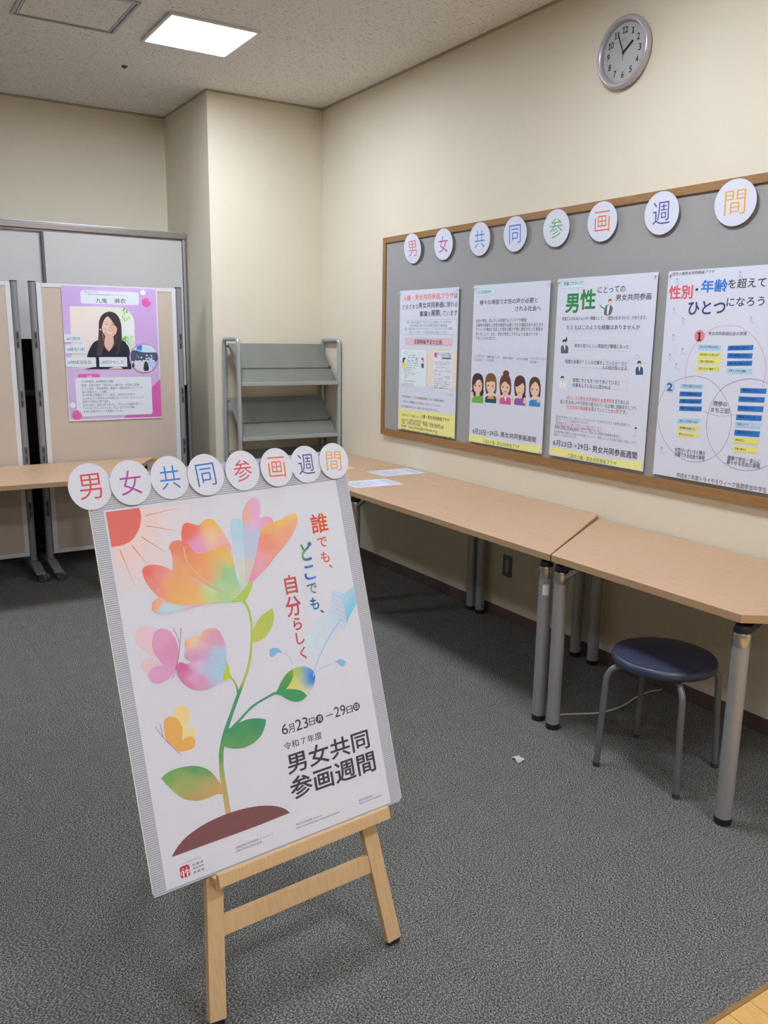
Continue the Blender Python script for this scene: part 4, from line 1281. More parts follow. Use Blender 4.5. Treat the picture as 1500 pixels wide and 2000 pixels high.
  ('L',(130,140,170),9,9,[902,-1936,889,-2043,847,-2112],1),
  ('L',(130,140,170),9,9,[899,-2024,968,-2112],1),
  ('L',(120,160,130),8,8,[820,-1965,907,-1985,987,-1947],1),
  ('E',(165,175,195),990,-2083,54,44),
  ('E',(212,210,220),990,-2083,36,29),
  ('E',(140,150,175),493,-2551,43,40),
  ('L',(130,140,170),9,9,[498,-2600,484,-2710,441,-2780],1),
  ('L',(130,140,170),9,9,[494,-2690,566,-2779],1),
  ('L',(120,160,130),8,8,[414,-2631,503,-2650,585,-2610],1),
  ('E',(165,175,195),587,-2749,56,45),
  ('E',(212,210,220),587,-2749,37,30),
  ('E',(140,150,175),1012,-3114,43,39),
  ('L',(130,140,170),9,9,[1017,-3164,1004,-3273,963,-3343],1),
  ('L',(130,140,170),9,9,[1014,-3253,1085,-3340],1),
  ('L',(120,160,130),8,8,[935,-3195,1023,-3213,1103,-3172],1),
  ('E',(165,175,195),1106,-3310,54,44),
  ('E',(212,210,220),1106,-3310,36,30),
  ('E',(140,150,175),406,-3351,44,40),
  ('L',(130,140,170),9,9,[411,-3402,397,-3513,354,-3584],1),
  ('L',(130,140,170),9,9,[408,-3492,479,-3581],1),
  ('L',(120,160,130),8,8,[326,-3434,416,-3452,499,-3409],1),
  ('E',(165,175,195),501,-3550,56,45),
  ('E',(212,210,220),501,-3550,37,30),
  ('E',(140,150,175),758,-3742,43,40),
  ('L',(130,140,170),9,9,[763,-3792,750,-3903,707,-3975],1),
  ('L',(130,140,170),9,9,[760,-3883,831,-3970],1),
  ('L',(120,160,130),8,8,[679,-3825,768,-3842,850,-3799],1),
  ('E',(165,175,195),852,-3939,55,45),
  ('E',(212,210,220),852,-3939,37,30),
  ('E',(140,150,175),3351,-211,37,36),
  ('L',(130,140,170),9,9,[3356,-256,3346,-355,3310,-416],1),
  ('L',(130,140,170),9,9,[3354,-337,3417,-421],1),
  ('L',(120,160,130),8,8,[3284,-279,3361,-301,3431,-269],1),
  ('E',(165,175,195),3435,-395,48,41),
  ('E',(212,210,220),3435,-395,32,27),
  ('E',(140,150,175),4014,-1899,36,36),
  ('L',(130,140,170),9,9,[4019,-1944,4010,-2044,3976,-2107],1),
  ('L',(130,140,170),9,9,[4018,-2026,4079,-2107],1),
  ('L',(120,160,130),8,8,[3950,-1971,4024,-1990,4093,-1954],1),
  ('E',(165,175,195),4097,-2080,46,41),
  ('E',(212,210,220),4097,-2080,31,27),
  ('E',(140,150,175),367,-7262,45,42),
  ('L',(130,140,170),9,9,[373,-7314,358,-7431,314,-7511],1),
  ('L',(130,140,170),9,9,[369,-7409,443,-7495],1),
  ('L',(120,160,130),8,8,[286,-7356,378,-7366,463,-7313],1),
  ('E',(165,175,195),465,-7460,58,47),
  ('E',(212,210,220),465,-7460,38,31),
 ],
 'profile': [
  ('P',[(353,-533,(192,160,204)),(2798,-940,(202,170,208)),(5353,-1885,(196,157,204)),(603,-4489,(198,168,204)),(3074,-5528,(198,172,203)),(5452,-5821,(195,165,200)),(1907,-8110,(190,165,200))],[-3,-91,5857,-93,5871,-8273,81,-8289],0,[0,1,2,3],1),
  ('L',(208,188,222),7,7,[17,-148,1054,-144],0),
  ('L',(208,188,222),7,7,[33,-119,21,-1251],0),
  ('L',(208,188,222),7,7,[9,-279,1046,-276],0),
  ('L',(208,188,222),7,7,[153,-119,141,-1247],0),
  ('L',(208,188,222),7,7,[1,-411,1039,-409],0),
  ('L',(208,188,222),7,7,[272,-118,262,-1244],0),
  ('L',(208,188,222),7,7,[-7,-542,1031,-541],0),
  ('L',(208,188,222),7,7,[393,-118,383,-1240],0),
  ('L',(208,188,222),7,7,[-15,-673,1023,-674],0),
  ('L',(208,188,222),7,7,[513,-118,504,-1236],0),
  ('L',(208,188,222),7,7,[-23,-805,1015,-807],0),
  ('L',(208,188,222),7,7,[633,-118,625,-1232],0),
  ('L',(208,188,222),7,7,[-31,-936,1008,-940],0),
  ('L',(208,188,222),7,7,[754,-118,747,-1229],0),
  ('L',(208,188,222),7,7,[-40,-1068,1000,-1073],0),
  ('L',(208,188,222),7,7,[876,-117,869,-1225],0),
  ('L',(208,188,222),7,7,[-48,-1200,992,-1206],0),
  ('L',(208,188,222),7,7,[997,-117,991,-1221],0),
  ('R',(214,214,226),1131,4750,-1130,-332,150,None,8),
  ('T','未来をつくるひと',1341,2223,-476,-377,(120,120,135),0),
  ('T','〜地域中心市街地活性化協議会タウンマネージャー〜',1480,3967,-613,-515,(120,120,135),0),
  ('T','九鬼',2021,2740,-1074,-776,(90,88,105),0.01),
  ('T','麻衣',3195,3900,-1057,-755,(90,88,105),0.01),
  ('E',(228,215,232),5018,-325,180,173),
  ('E',(215,95,165),5223,-951,299,287),
  ('P',(228,150,195),[5323,-728,5465,-774,5500,-943,5398,-853],1,[],1),
  ('P',[(751,-1993,(228,208,198)),(1710,-2470,(226,208,198)),(1127,-3984,(222,205,196)),(3514,-1928,(215,218,195)),(3996,-2685,(222,224,215)),(3946,-3716,(205,210,190))],[441,-1321,3544,-1319,4102,-1557,4365,-2062,4377,-2936,4365,-3765,4061,-5172,1060,-5148,395,-5093],1,[0,6,7,8],1),
  ('P',(150,185,105),[3713,-1590,3642,-1501,3494,-1318,3593,-1482],1,[0,2],1),
  ('P',(175,200,130),[3814,-2168,3783,-2077,3669,-1891,3720,-2058],1,[0,2],1),
  ('P',(150,185,105),[3708,-3679,3675,-3587,3558,-3397,3612,-3567],1,[0,2],1),
  ('P',(120,165,85),[4152,-2081,4103,-1991,3973,-1805,4045,-1971],1,[0,2],1),
  ('P',(175,200,130),[3916,-3692,3843,-3600,3692,-3410,3793,-3579],1,[0,2],1),
  ('P',(150,185,105),[3782,-1791,3830,-1698,3781,-1511,3741,-1680],1,[0,2],1),
  ('P',(120,165,85),[4164,-3736,4066,-3643,3893,-3454,4024,-3623],1,[0,2],1),
  ('P',(175,200,130),[3948,-2140,3978,-2047,3912,-1860,3894,-2029],1,[0,2],1),
  ('P',(150,185,105),[3666,-3374,3821,-3280,3859,-3089,3695,-3260],1,[0,2],1),
  ('P',(150,185,105),[3485,-3768,3605,-3675,3614,-3484,3491,-3655],1,[0,2],1),
  ('P',(120,165,85),[3887,-1651,3986,-1557,3978,-1369,3879,-1540],1,[0,2],1),
  ('P',(150,185,105),[3644,-3638,3743,-3545,3735,-3354,3636,-3525],1,[0,2],1),
  ('P',(175,200,130),[3818,-1586,3805,-1495,3705,-1310,3736,-1476],1,[0,2],1),
  ('P',(150,185,105),[4004,-1678,3995,-1587,3898,-1401,3924,-1568],1,[0,2],1),
  ('P',(120,165,85),[3458,-3716,3588,-3623,3606,-3432,3471,-3603],1,[0,2],1),
  ('P',(175,200,130),[3437,-3753,3606,-3659,3658,-3468,3476,-3639],1,[0,2],1),
  ('P',(120,165,85),[3964,-3569,3955,-3477,3858,-3287,3884,-3457],1,[0,2],1),
  ('P',(120,165,85),[3796,-2200,3810,-2108,3732,-1921,3732,-2089],1,[0,2],1),
  ('P',(120,165,85),[3570,-3441,3649,-3348,3625,-3158,3549,-3328],1,[0,2],1),
  ('P',(175,200,130),[4285,-1804,4204,-1714,4046,-1530,4156,-1695],1,[0,2],1),
  ('P',(175,200,130),[3641,-2000,3711,-1907,3681,-1719,3615,-1889],1,[0,2],1),
  ('P',(120,165,85),[3638,-3317,3781,-3223,3809,-3032,3659,-3204],1,[0,2],1),
  ('P',(150,185,105),[3952,-3355,3980,-3262,3914,-3072,3896,-3242],1,[0,2],1),
  ('P',(120,165,85),[3602,-3587,3762,-3494,3805,-3303,3635,-3474],1,[0,2],1),
  ('P',(120,165,85),[3678,-1544,3819,-1449,3847,-1260,3699,-1432],1,[0,2],1),
  ('P',(175,200,130),[4127,-3275,4204,-3182,4178,-2991,4104,-3162],1,[0,2],1),
  ('P',[(2860,-1691,(72,58,58)),(3205,-2952,(66,52,52)),(2130,-3981,(84,64,60)),(3140,-4234,(70,56,54))],[2125,-2664,2178,-2160,2400,-1778,2764,-1593,3118,-1634,3387,-1880,3535,-2335,3541,-2948,3541,-3461,3568,-3976,3286,-4415,2616,-4415,1907,-4363,1984,-3880,2077,-3271],1,[],1),
  ('P',(34,38,52),[1303,-4388,1479,-3933,1752,-3526,2111,-3397,2537,-3979,2737,-4055,3009,-3772,3545,-3384,3846,-3613,3989,-3922,4061,-5172,1060,-5159,1872,-5001],1,[0,10,11,12],1),
  ('P',(214,168,148),[2509,-3063,2994,-3057,2991,-3619,2686,-4056,2425,-3674],1,[0,1,3],1),
  ('P',[(2515,-2455,(232,190,168)),(3117,-2648,(214,168,148)),(2684,-3112,(216,170,150))],[2323,-2459,2380,-2156,2596,-1899,2852,-1843,3123,-2038,3272,-2441,3238,-2799,3044,-3082,2730,-3203,2483,-3063,2347,-2761],1,[],1),
  ('P',(62,50,52),[2320,-2509,2319,-2157,2500,-1801,2863,-1641,3261,-1833,3493,-2335,3499,-3256,3360,-3976,3142,-4183,3210,-3361,3279,-2696,3082,-2343,2748,-1895,2484,-2103],1,[],1),
  ('P',(74,58,56),[2151,-2664,2283,-2258,2327,-2661,2371,-3268,2333,-3980,2111,-4338,1911,-4287,2031,-3474],1,[],1),
  ('L',(70,50,50),26,26,[2509,-2395,2633,-2347,2752,-2395],1),
  ('L',(100,75,70),14,14,[2505,-2264,2640,-2211,2770,-2248],1),
  ('L',(70,50,50),26,26,[2903,-2428,3029,-2380,3149,-2428],1),
  ('L',(100,75,70),14,14,[2900,-2296,3036,-2243,3167,-2281],1),
  ('L',(195,140,125),16,16,[2831,-2450,2842,-2627,2769,-2664],1),
  ('P',(238,232,230),[2572,-2819,2799,-2866,3016,-2822,2924,-2925,2794,-2958,2654,-2919],1,[0,2],1),
  ('L',(190,85,95),14,14,[2558,-2809,2643,-2929,2793,-2973,2939,-2930,3032,-2812],1),
  ('L',(190,85,95),10,10,[2558,-2809,2800,-2846,3032,-2812],1),
  ('E',(226,160,150),2530,-2657,91,71),
  ('E',(226,165,150),3090,-2689,82,71),
  ('E',(235,225,200),2229,-2703,51,50),
  ('L',(215,215,205),12,12,[2347,-2761,2356,-3166,2364,-3394],1),
  ('R',(210,212,222),-1,1095,-3512,-3020,12,None,8),
  ('T','#川西市',148,960,-3388,-3169,(110,112,125),0.006),
  ('R',(210,212,222),19,1314,-4196,-3650,12,None,8),
  ('T','#猪名川町',147,1204,-4043,-3823,(110,112,125),0.006),
  ('R',(210,212,222),-19,1845,-5027,-4428,12,None,8),
  ('T','#地域活性化',138,1558,-4842,-4621,(110,112,125),0.006),
  ('R',(210,212,222),2046,3804,-5024,-4414,12,None,8),
  ('T','#自分らしさ',2217,3582,-4837,-4611,(110,112,125),0.006),
  ('P',(226,190,165),[2578,-5150,2996,-5034,3358,-5052,3510,-5157],1,[0,3],1),
  ('E',(200,110,160),4906,-4495,962,942),
  ('E',(150,170,205),4906,-4495,907,890),
  ('P',(190,210,235),[4197,-3973,4527,-3686,4956,-3615,5433,-3733,5744,-4073,4986,-4128],1,[0,4,5],1),
  ('P',(80,120,195),[4473,-3712,4806,-3632,4789,-3997,4435,-3947],0,[1,2,3],1),
  ('P',(72,80,100),[4050,-4285,4249,-3973,4880,-4102,5741,-4126,5805,-4549,5495,-4813,4853,-4705,4059,-4650],1,[0,3,5,7],1),
  ('P',(205,200,205),[4083,-4702,4858,-4600,5337,-4706,5393,-5289,4877,-5379,4351,-5201],1,[0,3],1),
  ('P',(170,185,215),[5236,-4548,5403,-4443,5562,-4522,5597,-4972,5189,-5023],1,[],1),
  ('P',(45,48,60),[4902,-4810,5015,-4679,5143,-4838,5178,-5261,4855,-5258],1,[],1),
  ('P',(60,60,75),[4128,-4859,4213,-4755,4269,-4912,4240,-5069,4120,-5042],1,[],1),
  ('E',(50,55,70),5508,-4543,65,53),
  ('E',(200,205,215),5205,-4480,65,53),
  ('E',(120,130,150),4759,-4651,64,52),
  ('E',(200,205,215),5415,-4650,65,53),
  ('E',(50,55,70),4581,-4470,64,52),
  ('E',(200,205,215),4608,-4450,64,52),
  ('E',(120,130,150),5076,-4555,65,53),
  ('E',(50,55,70),4641,-4439,64,52),
  ('E',(50,55,70),4266,-4665,64,52),
  ('E',(200,205,215),5106,-4302,64,53),
  ('E',(200,205,215),4339,-4665,64,52),
  ('E',(200,205,215),5355,-4629,65,53),
  ('E',(200,205,215),5051,-4509,64,53),
  ('E',(200,205,215),4732,-4438,64,52),
  ('E',(120,130,150),4469,-4347,64,52),
  ('E',(200,205,215),5396,-4331,65,53),
  ('R',(210,90,160),695,2041,-5815,-5460,110,None,8),
  ('T','活動',1208,1534,-5711,-5548,(240,215,230),0.01),
  ('P',(205,90,160),[5933,-5828,5929,-8324,3407,-8314,4018,-7760,5431,-6301],0,[0,1,2,3,4],1),
  ('R',(212,212,226),513,5326,-8128,-5681,150,None,8),
  ('T','大学卒業後、金融機関に就職。',876,2896,-6017,-5854,(110,110,128),0.004),
  ('T','結婚・出産を経て「自分らしい働き方」を目指し退職。',872,4544,-6257,-6094,(110,110,128),0.004),
  ('T','カフェ店長、学校事務員、複業で一般社団法人メンバーや',880,4733,-6462,-6299,(110,110,128),0.004),
  ('T','個人事業主として活動。',877,2450,-6678,-6514,(110,110,128),0.004),
  ('T','2018年個人事業主として独立、2020年法人設立。',886,4232,-6873,-6709,(110,110,128),0.004),
  ('T','2019年より川西市中心市街地のタウンマネージャーとして',894,4803,-7090,-6925,(110,110,128),0.004),
  ('T','駅前の活性化に取り組む。',882,2583,-7285,-7120,(110,110,128),0.004),
  ('T','他は川西市・猪名川町を中心に、マルシェや起業を通して',890,4650,-7502,-7337,(110,110,128),0.004),
  ('T','「小さなにぎわいをつくる」をコンセプトに活動。',894,4183,-7699,-7534,(110,110,128),0.004),
  ('T','女性の起業サポートも実施している。',897,3377,-7906,-7741,(110,110,128),0.004),
  ('E',(226,215,230),283,-7391,168,174),
  ('E',(210,95,160),494,-8031,310,299),
  ('P',(228,150,195),[609,-7777,746,-7834,785,-8016,676,-7909],1,[],1),
 ],
}

# ------------------------------------------------------------------ the room
XN, XC, XB = -8.0, 5.3654, 6.2268      # wall behind the camera, column face, back wall
YL, YC = 9.5, 0.8313                   # left wall, column side
struct('floor', bmx(box, 0.85, XB, 0, YL, -0.05, 0.0), M['carpet'])
fw = NB()
k = 0
y = -0.012
rnd = random.Random(3)
while y < YL:
    x = XN - rnd.uniform(0, 0.9)
    while x < 0.838:
        x2 = x + 0.9
        a, b = max(x, XN) + 0.0006, min(x2, 0.838) - 0.0006
        if b > a:
            box(fw, a, b, max(y, 0) + 0.0006, min(y + 0.0757, YL) - 0.0006, -0.05, 0.0, 0.0005)
        x = x2
    y += 0.0757
struct('floor_wood', fw, M['floor_wood'])
struct('trim_1', bmx(box, 0.838, 0.85, 0, YL, -0.05, 0.0008), mat('floor_edge_strip', L3(150, 116, 66), 0.5, vary=(20, L3(140, 106, 60))))
struct('ceiling', bmx(box, XN, XB, 0, YL, CEIL, CEIL + 0.06), M['ceiling'])
struct('wall_right', bmx(box, XN, XB, -0.1, 0.0, 0, CEIL), M['wall'])
struct('wall_back', bmx(box, XB, XB + 0.1, -0.1, YL, 0, CEIL), M['wall'])
struct('wall_column', bmx(box, XC, XB, 0, YC, 0, CEIL), M['wall'])
struct('wall_left', bmx(box, XN, XB, YL, YL + 0.1, 0, CEIL), M['wall'])
struct('wall_front', bmx(box, XN - 0.1, XN, -0.1, YL, 0, CEIL), M['wall'])
struct('baseboard_right', bmx(box, XN, XC, 0, 0.008, 0, 0.064, 0.002), M['baseboard'])
bb = NB()
box(bb, XC - 0.008, XC, 0.008, YC, 0, 0.064, 0.002)
box(bb, XC, XB, YC, YC + 0.008, 0, 0.064, 0.002)
struct('baseboard_column', bb, M['baseboard'])
struct('baseboard_back', bmx(box, XB - 0.008, XB, YC + 0.008, YL, 0, 0.064, 0.002), M['baseboard'])
ct = NB()
box(ct, XN, XC, 0, 0.006, CEIL - 0.012, CEIL)
box(ct, XC - 0.006, XC, 0, YC, CEIL - 0.012, CEIL)
box(ct, XC, XB, YC, YC + 0.006, CEIL - 0.012, CEIL)
box(ct, XB - 0.006, XB, YC, YL, CEIL - 0.012, CEIL)
struct('trim_2', ct, mat('ceiling_edge_bead', L3(176, 168, 150), 0.6, vary=(9, L3(170, 162, 146))))

# ------------------------------------------------------------------ ceiling fittings
def ceiling_light(x, y, label):
    t = thing('ceiling_light', label, 'ceiling light', (x, y, CEIL), 'square ceiling lights')
    h = 0.222
    fr = NB()
    for a in (-1, 1):
        box(fr, min(a * h, a * (h + 0.018)), max(a * h, a * (h + 0.018)), -h - 0.018, h + 0.018, -0.012, 0.0, 0.002)
        box(fr, -h, h, min(a * h, a * (h + 0.018)), max(a * h, a * (h + 0.018)), -0.012, 0.0, 0.002)
    obj('frame', fr, M['white_metal'], t)
    obj('diffuser', bmx(box, -h, h, -h, h, -0.006, -0.001), M['lamp'], t)
    return t

for i, (x, y) in enumerate(LAMP_SPOTS):
    if i == 0:
        ceiling_light(x, y, 'lit square white ceiling light near the column')
    else:
        ceiling_light(x, y, 'lit square ceiling light nearer the camera, above the open floor')

t = thing('ceiling_hatch', 'square access hatch with double metal rim in the ceiling', 'hatch', (4.43, 1.84, CEIL))
hf = NB()
for d, w in ((0.25, 0.014), (0.228, 0.010)):
    for a in (-1, 1):
        box(hf, min(a * d, a * (d - w)), max(a * d, a * (d - w)), -d, d, -0.008 if d > 0.24 else -0.005, 0, 0.0015)
        box(hf, -d + w, d - w, min(a * d, a * (d - w)), max(a * d, a * (d - w)), -0.008 if d > 0.24 else -0.005, 0, 0.0015)
obj('rim', hf, M['alu'], t)
obj('panel', bmx(box, -0.216, 0.216, -0.216, 0.216, -0.004, 0), M['ceiling'], t)
dt = NB()
lathe(dt, [(0, -0.010), (0.012, -0.010), (0.016, -0.006), (0.018, 0)], 24, (5.201, 1.392, CEIL))
tag(obj('ceiling_sprinkler', dt, M['dark'], smooth=40), 'small dark round cap in the ceiling behind the square light', 'ceiling cap')

# ------------------------------------------------------------------ wall clock
def wall_frame(x, z, off):
    return frame((-1, 0, 0), (0, 0, 1), (x, off, z))

ck = thing('wall_clock', 'round silver wall clock high on the right wall', 'clock', matrix=wall_frame(2.62, 2.706, 0.0))
rim = NB()
lathe(rim, [(0, 0.002), (0.136, 0.002), (0.141, 0.008), (0.143, 0.020), (0.139, 0.031), (0.131, 0.036), (0.123, 0.033), (0.117, 0.024), (0.115, 0.016), (0.0, 0.016)], 128)
obj('rim', rim, M['clock_rim'], ck, smooth=60)
circ = lambda r, n=48: [(r * math.cos(2 * PI * i / n), r * math.sin(2 * PI * i / n)) for i in range(n)]
dial = Sheet(9, 9, (0.62, 0.615, 0.58), 0.0005, circ(0.1145))
dial.w, dial.h = 9, 9
BKI = (0.03, 0.03, 0.035)
for i in range(12):
    a = PI / 2 - (i + 1) * PI / 6
    s = str(i + 1)
    cx, cy = 0.087 * math.cos(a), 0.087 * math.sin(a)
    w = 0.0070 * len(s) + (0.001 if i in (9, 11) else 0)
    dial.text(s, cx - w, cx + w, cy - 0.0125, cy + 0.0125, BKI, 0.022)
for i in range(60):
    a = 2 * PI * i / 60
    r1 = 0.104 if i % 5 == 0 else 0.1065
    dial.ribbon(BKI, [(r1 * math.cos(a), r1 * math.sin(a)), (0.109 * math.cos(a), 0.109 * math.sin(a))], [0.0016 if i % 5 == 0 else 0.0006] * 2)
dial.text('SEIKO', -0.016, 0.016, 0.048, 0.0545, (0.22, 0.22, 0.23), 0.01)
dial.build('dial', Matrix.Translation((0, 0, 0.0168)), ck)

def hand(name, ang, length, back, w, z, m):
    bm = NB()
    d = Vector((math.sin(ang), math.cos(ang), 0))
    beam(bm, d * -back + Vector((0, 0, z)), d * length + Vector((0, 0, z)), w, 0.0014, (d.y, -d.x, 0), 0.0003)
    lathe(bm, [(0, z + 0.0015), (w * 0.75, z + 0.0012), (w * 0.75, z - 0.001), (0, z - 0.001)], 20)
    return obj(name, bm, m, ck)
hand('hour_hand', math.radians(56), 0.060, 0.008, 0.0085, 0.0205, M['black'])
hand('minute_hand', math.radians(337), 0.082, 0.010, 0.0050, 0.0235, M['black'])
hand('second_hand', math.radians(172), 0.036, 0.030, 0.0010, 0.0265, M['grey_steel'])
gm = bpy.data.materials.new('clock_glass')
gm.use_nodes = True
gn = gm.node_tree
gn.nodes.remove(gn.nodes['Principled BSDF'])
g1, g2, g3 = gn.nodes.new('ShaderNodeBsdfTransparent'), gn.nodes.new('ShaderNodeBsdfGlossy'), gn.nodes.new('ShaderNodeMixShader')
g2.inputs['Roughness'].default_value = 0.02
lw = gn.nodes.new('ShaderNodeFresnel')
lw.inputs['IOR'].default_value = 1.45
gn.links.new(lw.outputs[0], g3.inputs[0])
gn.links.new(g1.outputs[0], g3.inputs[1])
gn.links.new(g2.outputs[0], g3.inputs[2])
gn.links.new(g3.outputs[0], gn.nodes['Material Output'].inputs[0])
gl = NB()
lathe(gl, [(0.1195, 0.0285), (0.08, 0.0310), (0.04, 0.0322), (0, 0.0325)], 48)
obj('glass', gl, gm, ck, smooth=60)

# ------------------------------------------------------------------ bulletin board on the right wall
BX1, BX0, BZ0, BZ1 = 4.516, 0.92, 0.896, 2.1186
bb = thing('bulletin_board', 'long grey felt bulletin board in a brown wooden frame on the right wall', 'bulletin board', ((BX0 + BX1) / 2, 0, BZ0))
cx = (BX0 + BX1) / 2
hw, hh, fwid = (BX1 - BX0) / 2, BZ1 - BZ0, 0.034
obj('felt_panel', bmx(box, -hw + 0.02, hw - 0.02, 0.001, 0.016, 0.02, hh - 0.02), M['felt'], bb)
obj('frame_rail', bmx(box, -hw, hw, 0.001, 0.026, hh - fwid, hh, 0.002), M['frame_wood'], bb)
obj('frame_rail', bmx(box, -hw, hw, 0.001, 0.026, 0, fwid + 0.006, 0.002), M['frame_wood'], bb)
obj('frame_rail', bmx(box, -hw, -hw + fwid, 0.001, 0.026, fwid + 0.006, hh - fwid, 0.002), M['frame_wood'], bb)
obj('frame_rail', bmx(box, hw - fwid, hw, 0.001, 0.026, fwid + 0.006, hh - fwid, 0.002), M['frame_wood'], bb)

PW, PH = 0.594, 0.841
def board_poster(key, name, xl, zt, label, pins):
    s = Sheet(PW, PH)
    s.run(ART[key])
    o = s.build(name, wall_frame(xl, zt, 0.0275))
    tag(o, label, 'poster', 'posters pinned to the bulletin board')
    for px, py in pins:
        bm = NB()
        lathe(bm, [(0, 0.0002), (0.0052, 0.0002), (0.0052, 0.002), (0.0028, 0.004), (0.0028, 0.0085), (0.0048, 0.0105), (0.0044, 0.0118), (0, 0.0122)], 16, (px, py, 0))
        obj('push_pin', bm, M['pin'], o, smooth=40)
    return o
TOPS = [(0.012, -0.012), (PW - 0.012, -0.012)]
BOTS = [(0.012, -PH + 0.012), (PW - 0.012, -PH + 0.012)]
board_poster('p1', 'poster', 4.304, 1.790, 'white poster with orange headline, pink banner and yellow contact strip, leftmost on the bulletin board', TOPS)
board_poster('p2', 'poster', 3.576, 1.791, 'white poster with five cartoon women drawn across its middle', TOPS + BOTS[1:])
board_poster('p3', 'poster', 2.931, 1.794, 'white poster with large green headline letters and small drawings of men', TOPS)
board_poster('p4', 'poster', 2.284, 1.793, 'white poster with three overlapping circles full of blue and yellow note strips', TOPS[:1])

def letter_disc(name, s, col, rx, ry, matrix, label, group, box_=(0.5, 0.52), bold=0.012, rot=0.0):
    n = 56
    sh = Sheet(9, 9, PAPER_ALB, 0.0008, [(rx * math.cos(2 * PI * i / n), ry * math.sin(2 * PI * i / n)) for i in range(n)])
    sh.text(s, -rx * box_[0], rx * box_[0], -ry * box_[1], ry * box_[1], col, bold)
    if rot:
        c_, s_ = math.cos(rot), math.sin(rot)
        sh.v = [(x * c_ - y * s_, x * s_ + y * c_, z) for x, y, z in sh.v]
    return tag(sh.build(name, matrix), label, 'letter disc', group)

LET = '男女共同参画週間'
bcol = [(208, 96, 122), (176, 80, 140), (63, 130, 200), (63, 116, 188), (88, 164, 92), (216, 118, 76), (74, 76, 136), (224, 160, 72)]
bx = [4.164, 3.861, 3.535, 3.252, 2.958, 2.667, 2.340, 1.995]
cw = ['pink', 'magenta', 'light blue', 'blue', 'green', 'orange', 'indigo', 'amber']
for i in range(8):
    z = 2.027
    m_ = frame((-1, 0, 0), (0, 0.12, 1), (bx[i], 0.039, z)) if i in (0,) else frame((-1, 0, 0), (0, 0.05, 1), (bx[i], 0.034, z))
    letter_disc('letter_disc', LET[i], bcol[i], 0.091 if i == 7 else 0.088, 0.0845, m_,
                'white paper disc with %s letter %s on the bulletin board top edge' % (cw[i], LET[i]), 'letter discs along the bulletin board', bold=-0.006)

# ------------------------------------------------------------------ tables
TZ, TT = 0.710, 0.027

def table_leg(t, x, y, arm, sticker=False, strut=False):
    lg = obj('leg', bmx(tube, [(x, y, 0.02), (x, y, 0.605)], 0.0262, 28), M['leg'], t, smooth=40)
    ft = NB()
    lathe(ft, [(0, 0), (0.022, 0), (0.0275, 0.004), (0.0275, 0.019), (0.0265, 0.023), (0, 0.023)], 28, (x, y, 0))
    obj('foot', ft, M['black'], lg, smooth=40)
    co = NB()
    lathe(co, [(0.0262, 0.600), (0.0274, 0.602), (0.0274, 0.642), (0.026, 0.645), (0, 0.645)], 28, (x, y, 0))
    a = Vector(arm).normalized()
    s = Vector((-a.y, a.x, 0))
    base = Vector((x, y, 0))
    if strut:
        beam(co, base + Vector((0, 0, 0.622)) + a * 0.018, base + a * 0.085 + Vector((0, 0, 0.672)), 0.026, 0.016, s, 0.002)
    obj('collar', co, M['chrome'], lg, smooth=40)
    br = NB()
    lathe(br, [(0, 0.643), (0.0262, 0.643), (0.0262, 0.655), (0.022, 0.668), (0, 0.668)], 24, (x, y, 0))
    beam(br, base + a * 0.002 + Vector((0, 0, 0.650)), base + a * 0.055 + Vector((0, 0, 0.676)), 0.044, 0.022, s, 0.003)
    beam(br, base + a * 0.045 + Vector((0, 0, 0.6765)), base + a * 0.135 + Vector((0, 0, 0.6765)), 0.050, 0.0125, s, 0.002)
    obj('bracket', br, M['black'], lg, smooth=40)
    if sticker:
        st = NB()
        n = 6
        for i in range(n):
            a0, a1 = math.radians(115 + i * 9), math.radians(115 + (i + 1) * 9)
            r = 0.0266
            st.faces.new([st.verts.new((x + r * math.cos(q), y + r * math.sin(q), z)) for q, z in ((a0, 0.532), (a1, 0.532), (a1, 0.575), (a0, 0.575))])
        so = obj('sticker', st, M['scrap'], lg)
    return lg

def trapezoid_table(poly, legs, label, sticker=None, lift=0.0, strut=None, dip=0.0):
    cx = sum(p[0] for p in poly) / 4
    cy = sum(p[1] for p in poly) / 4
    t = thing('trapezoid_table', label, 'table', (cx, cy, 0), 'pale wood trapezoid tables')
    lp = [(x - cx, y - cy) for x, y in poly]
    bm = NB()
    prism(bm, lp, TZ - TT + lift, TZ + lift, 0.0018)
    if dip:                      # stands a little lower along the wall
        for v in bm.verts:
            v.co.z -= dip * (1 - (v.co.y + cy) / 0.726)
    bm.normal_update()
    for f in bm.faces:
        f.material_index = 0 if abs(f.normal.z) > 0.7 else 1
    obj('tabletop', bm, [M['table'], M['table_edge']], t)
    ap = NB()
    ins = [(x * 0.36, y * 0.36) for x, y in lp]
    for i in range(4):
        a, b = ins[i], ins[(i + 1) % 4]
        beam(ap, (a[0], a[1], TZ - TT - 0.011), (b[0], b[1], TZ - TT - 0.011), 0.025, 0.020, (b[1] - a[1], a[0] - b[0], 0), 0.002)
    obj('under_frame', ap, M['dark'], t)
    for i, (x, y, ax, ay) in enumerate(legs):
        table_leg(t, x - cx, y - cy, (ax, ay, 0), sticker == i, strut == i)
    return t

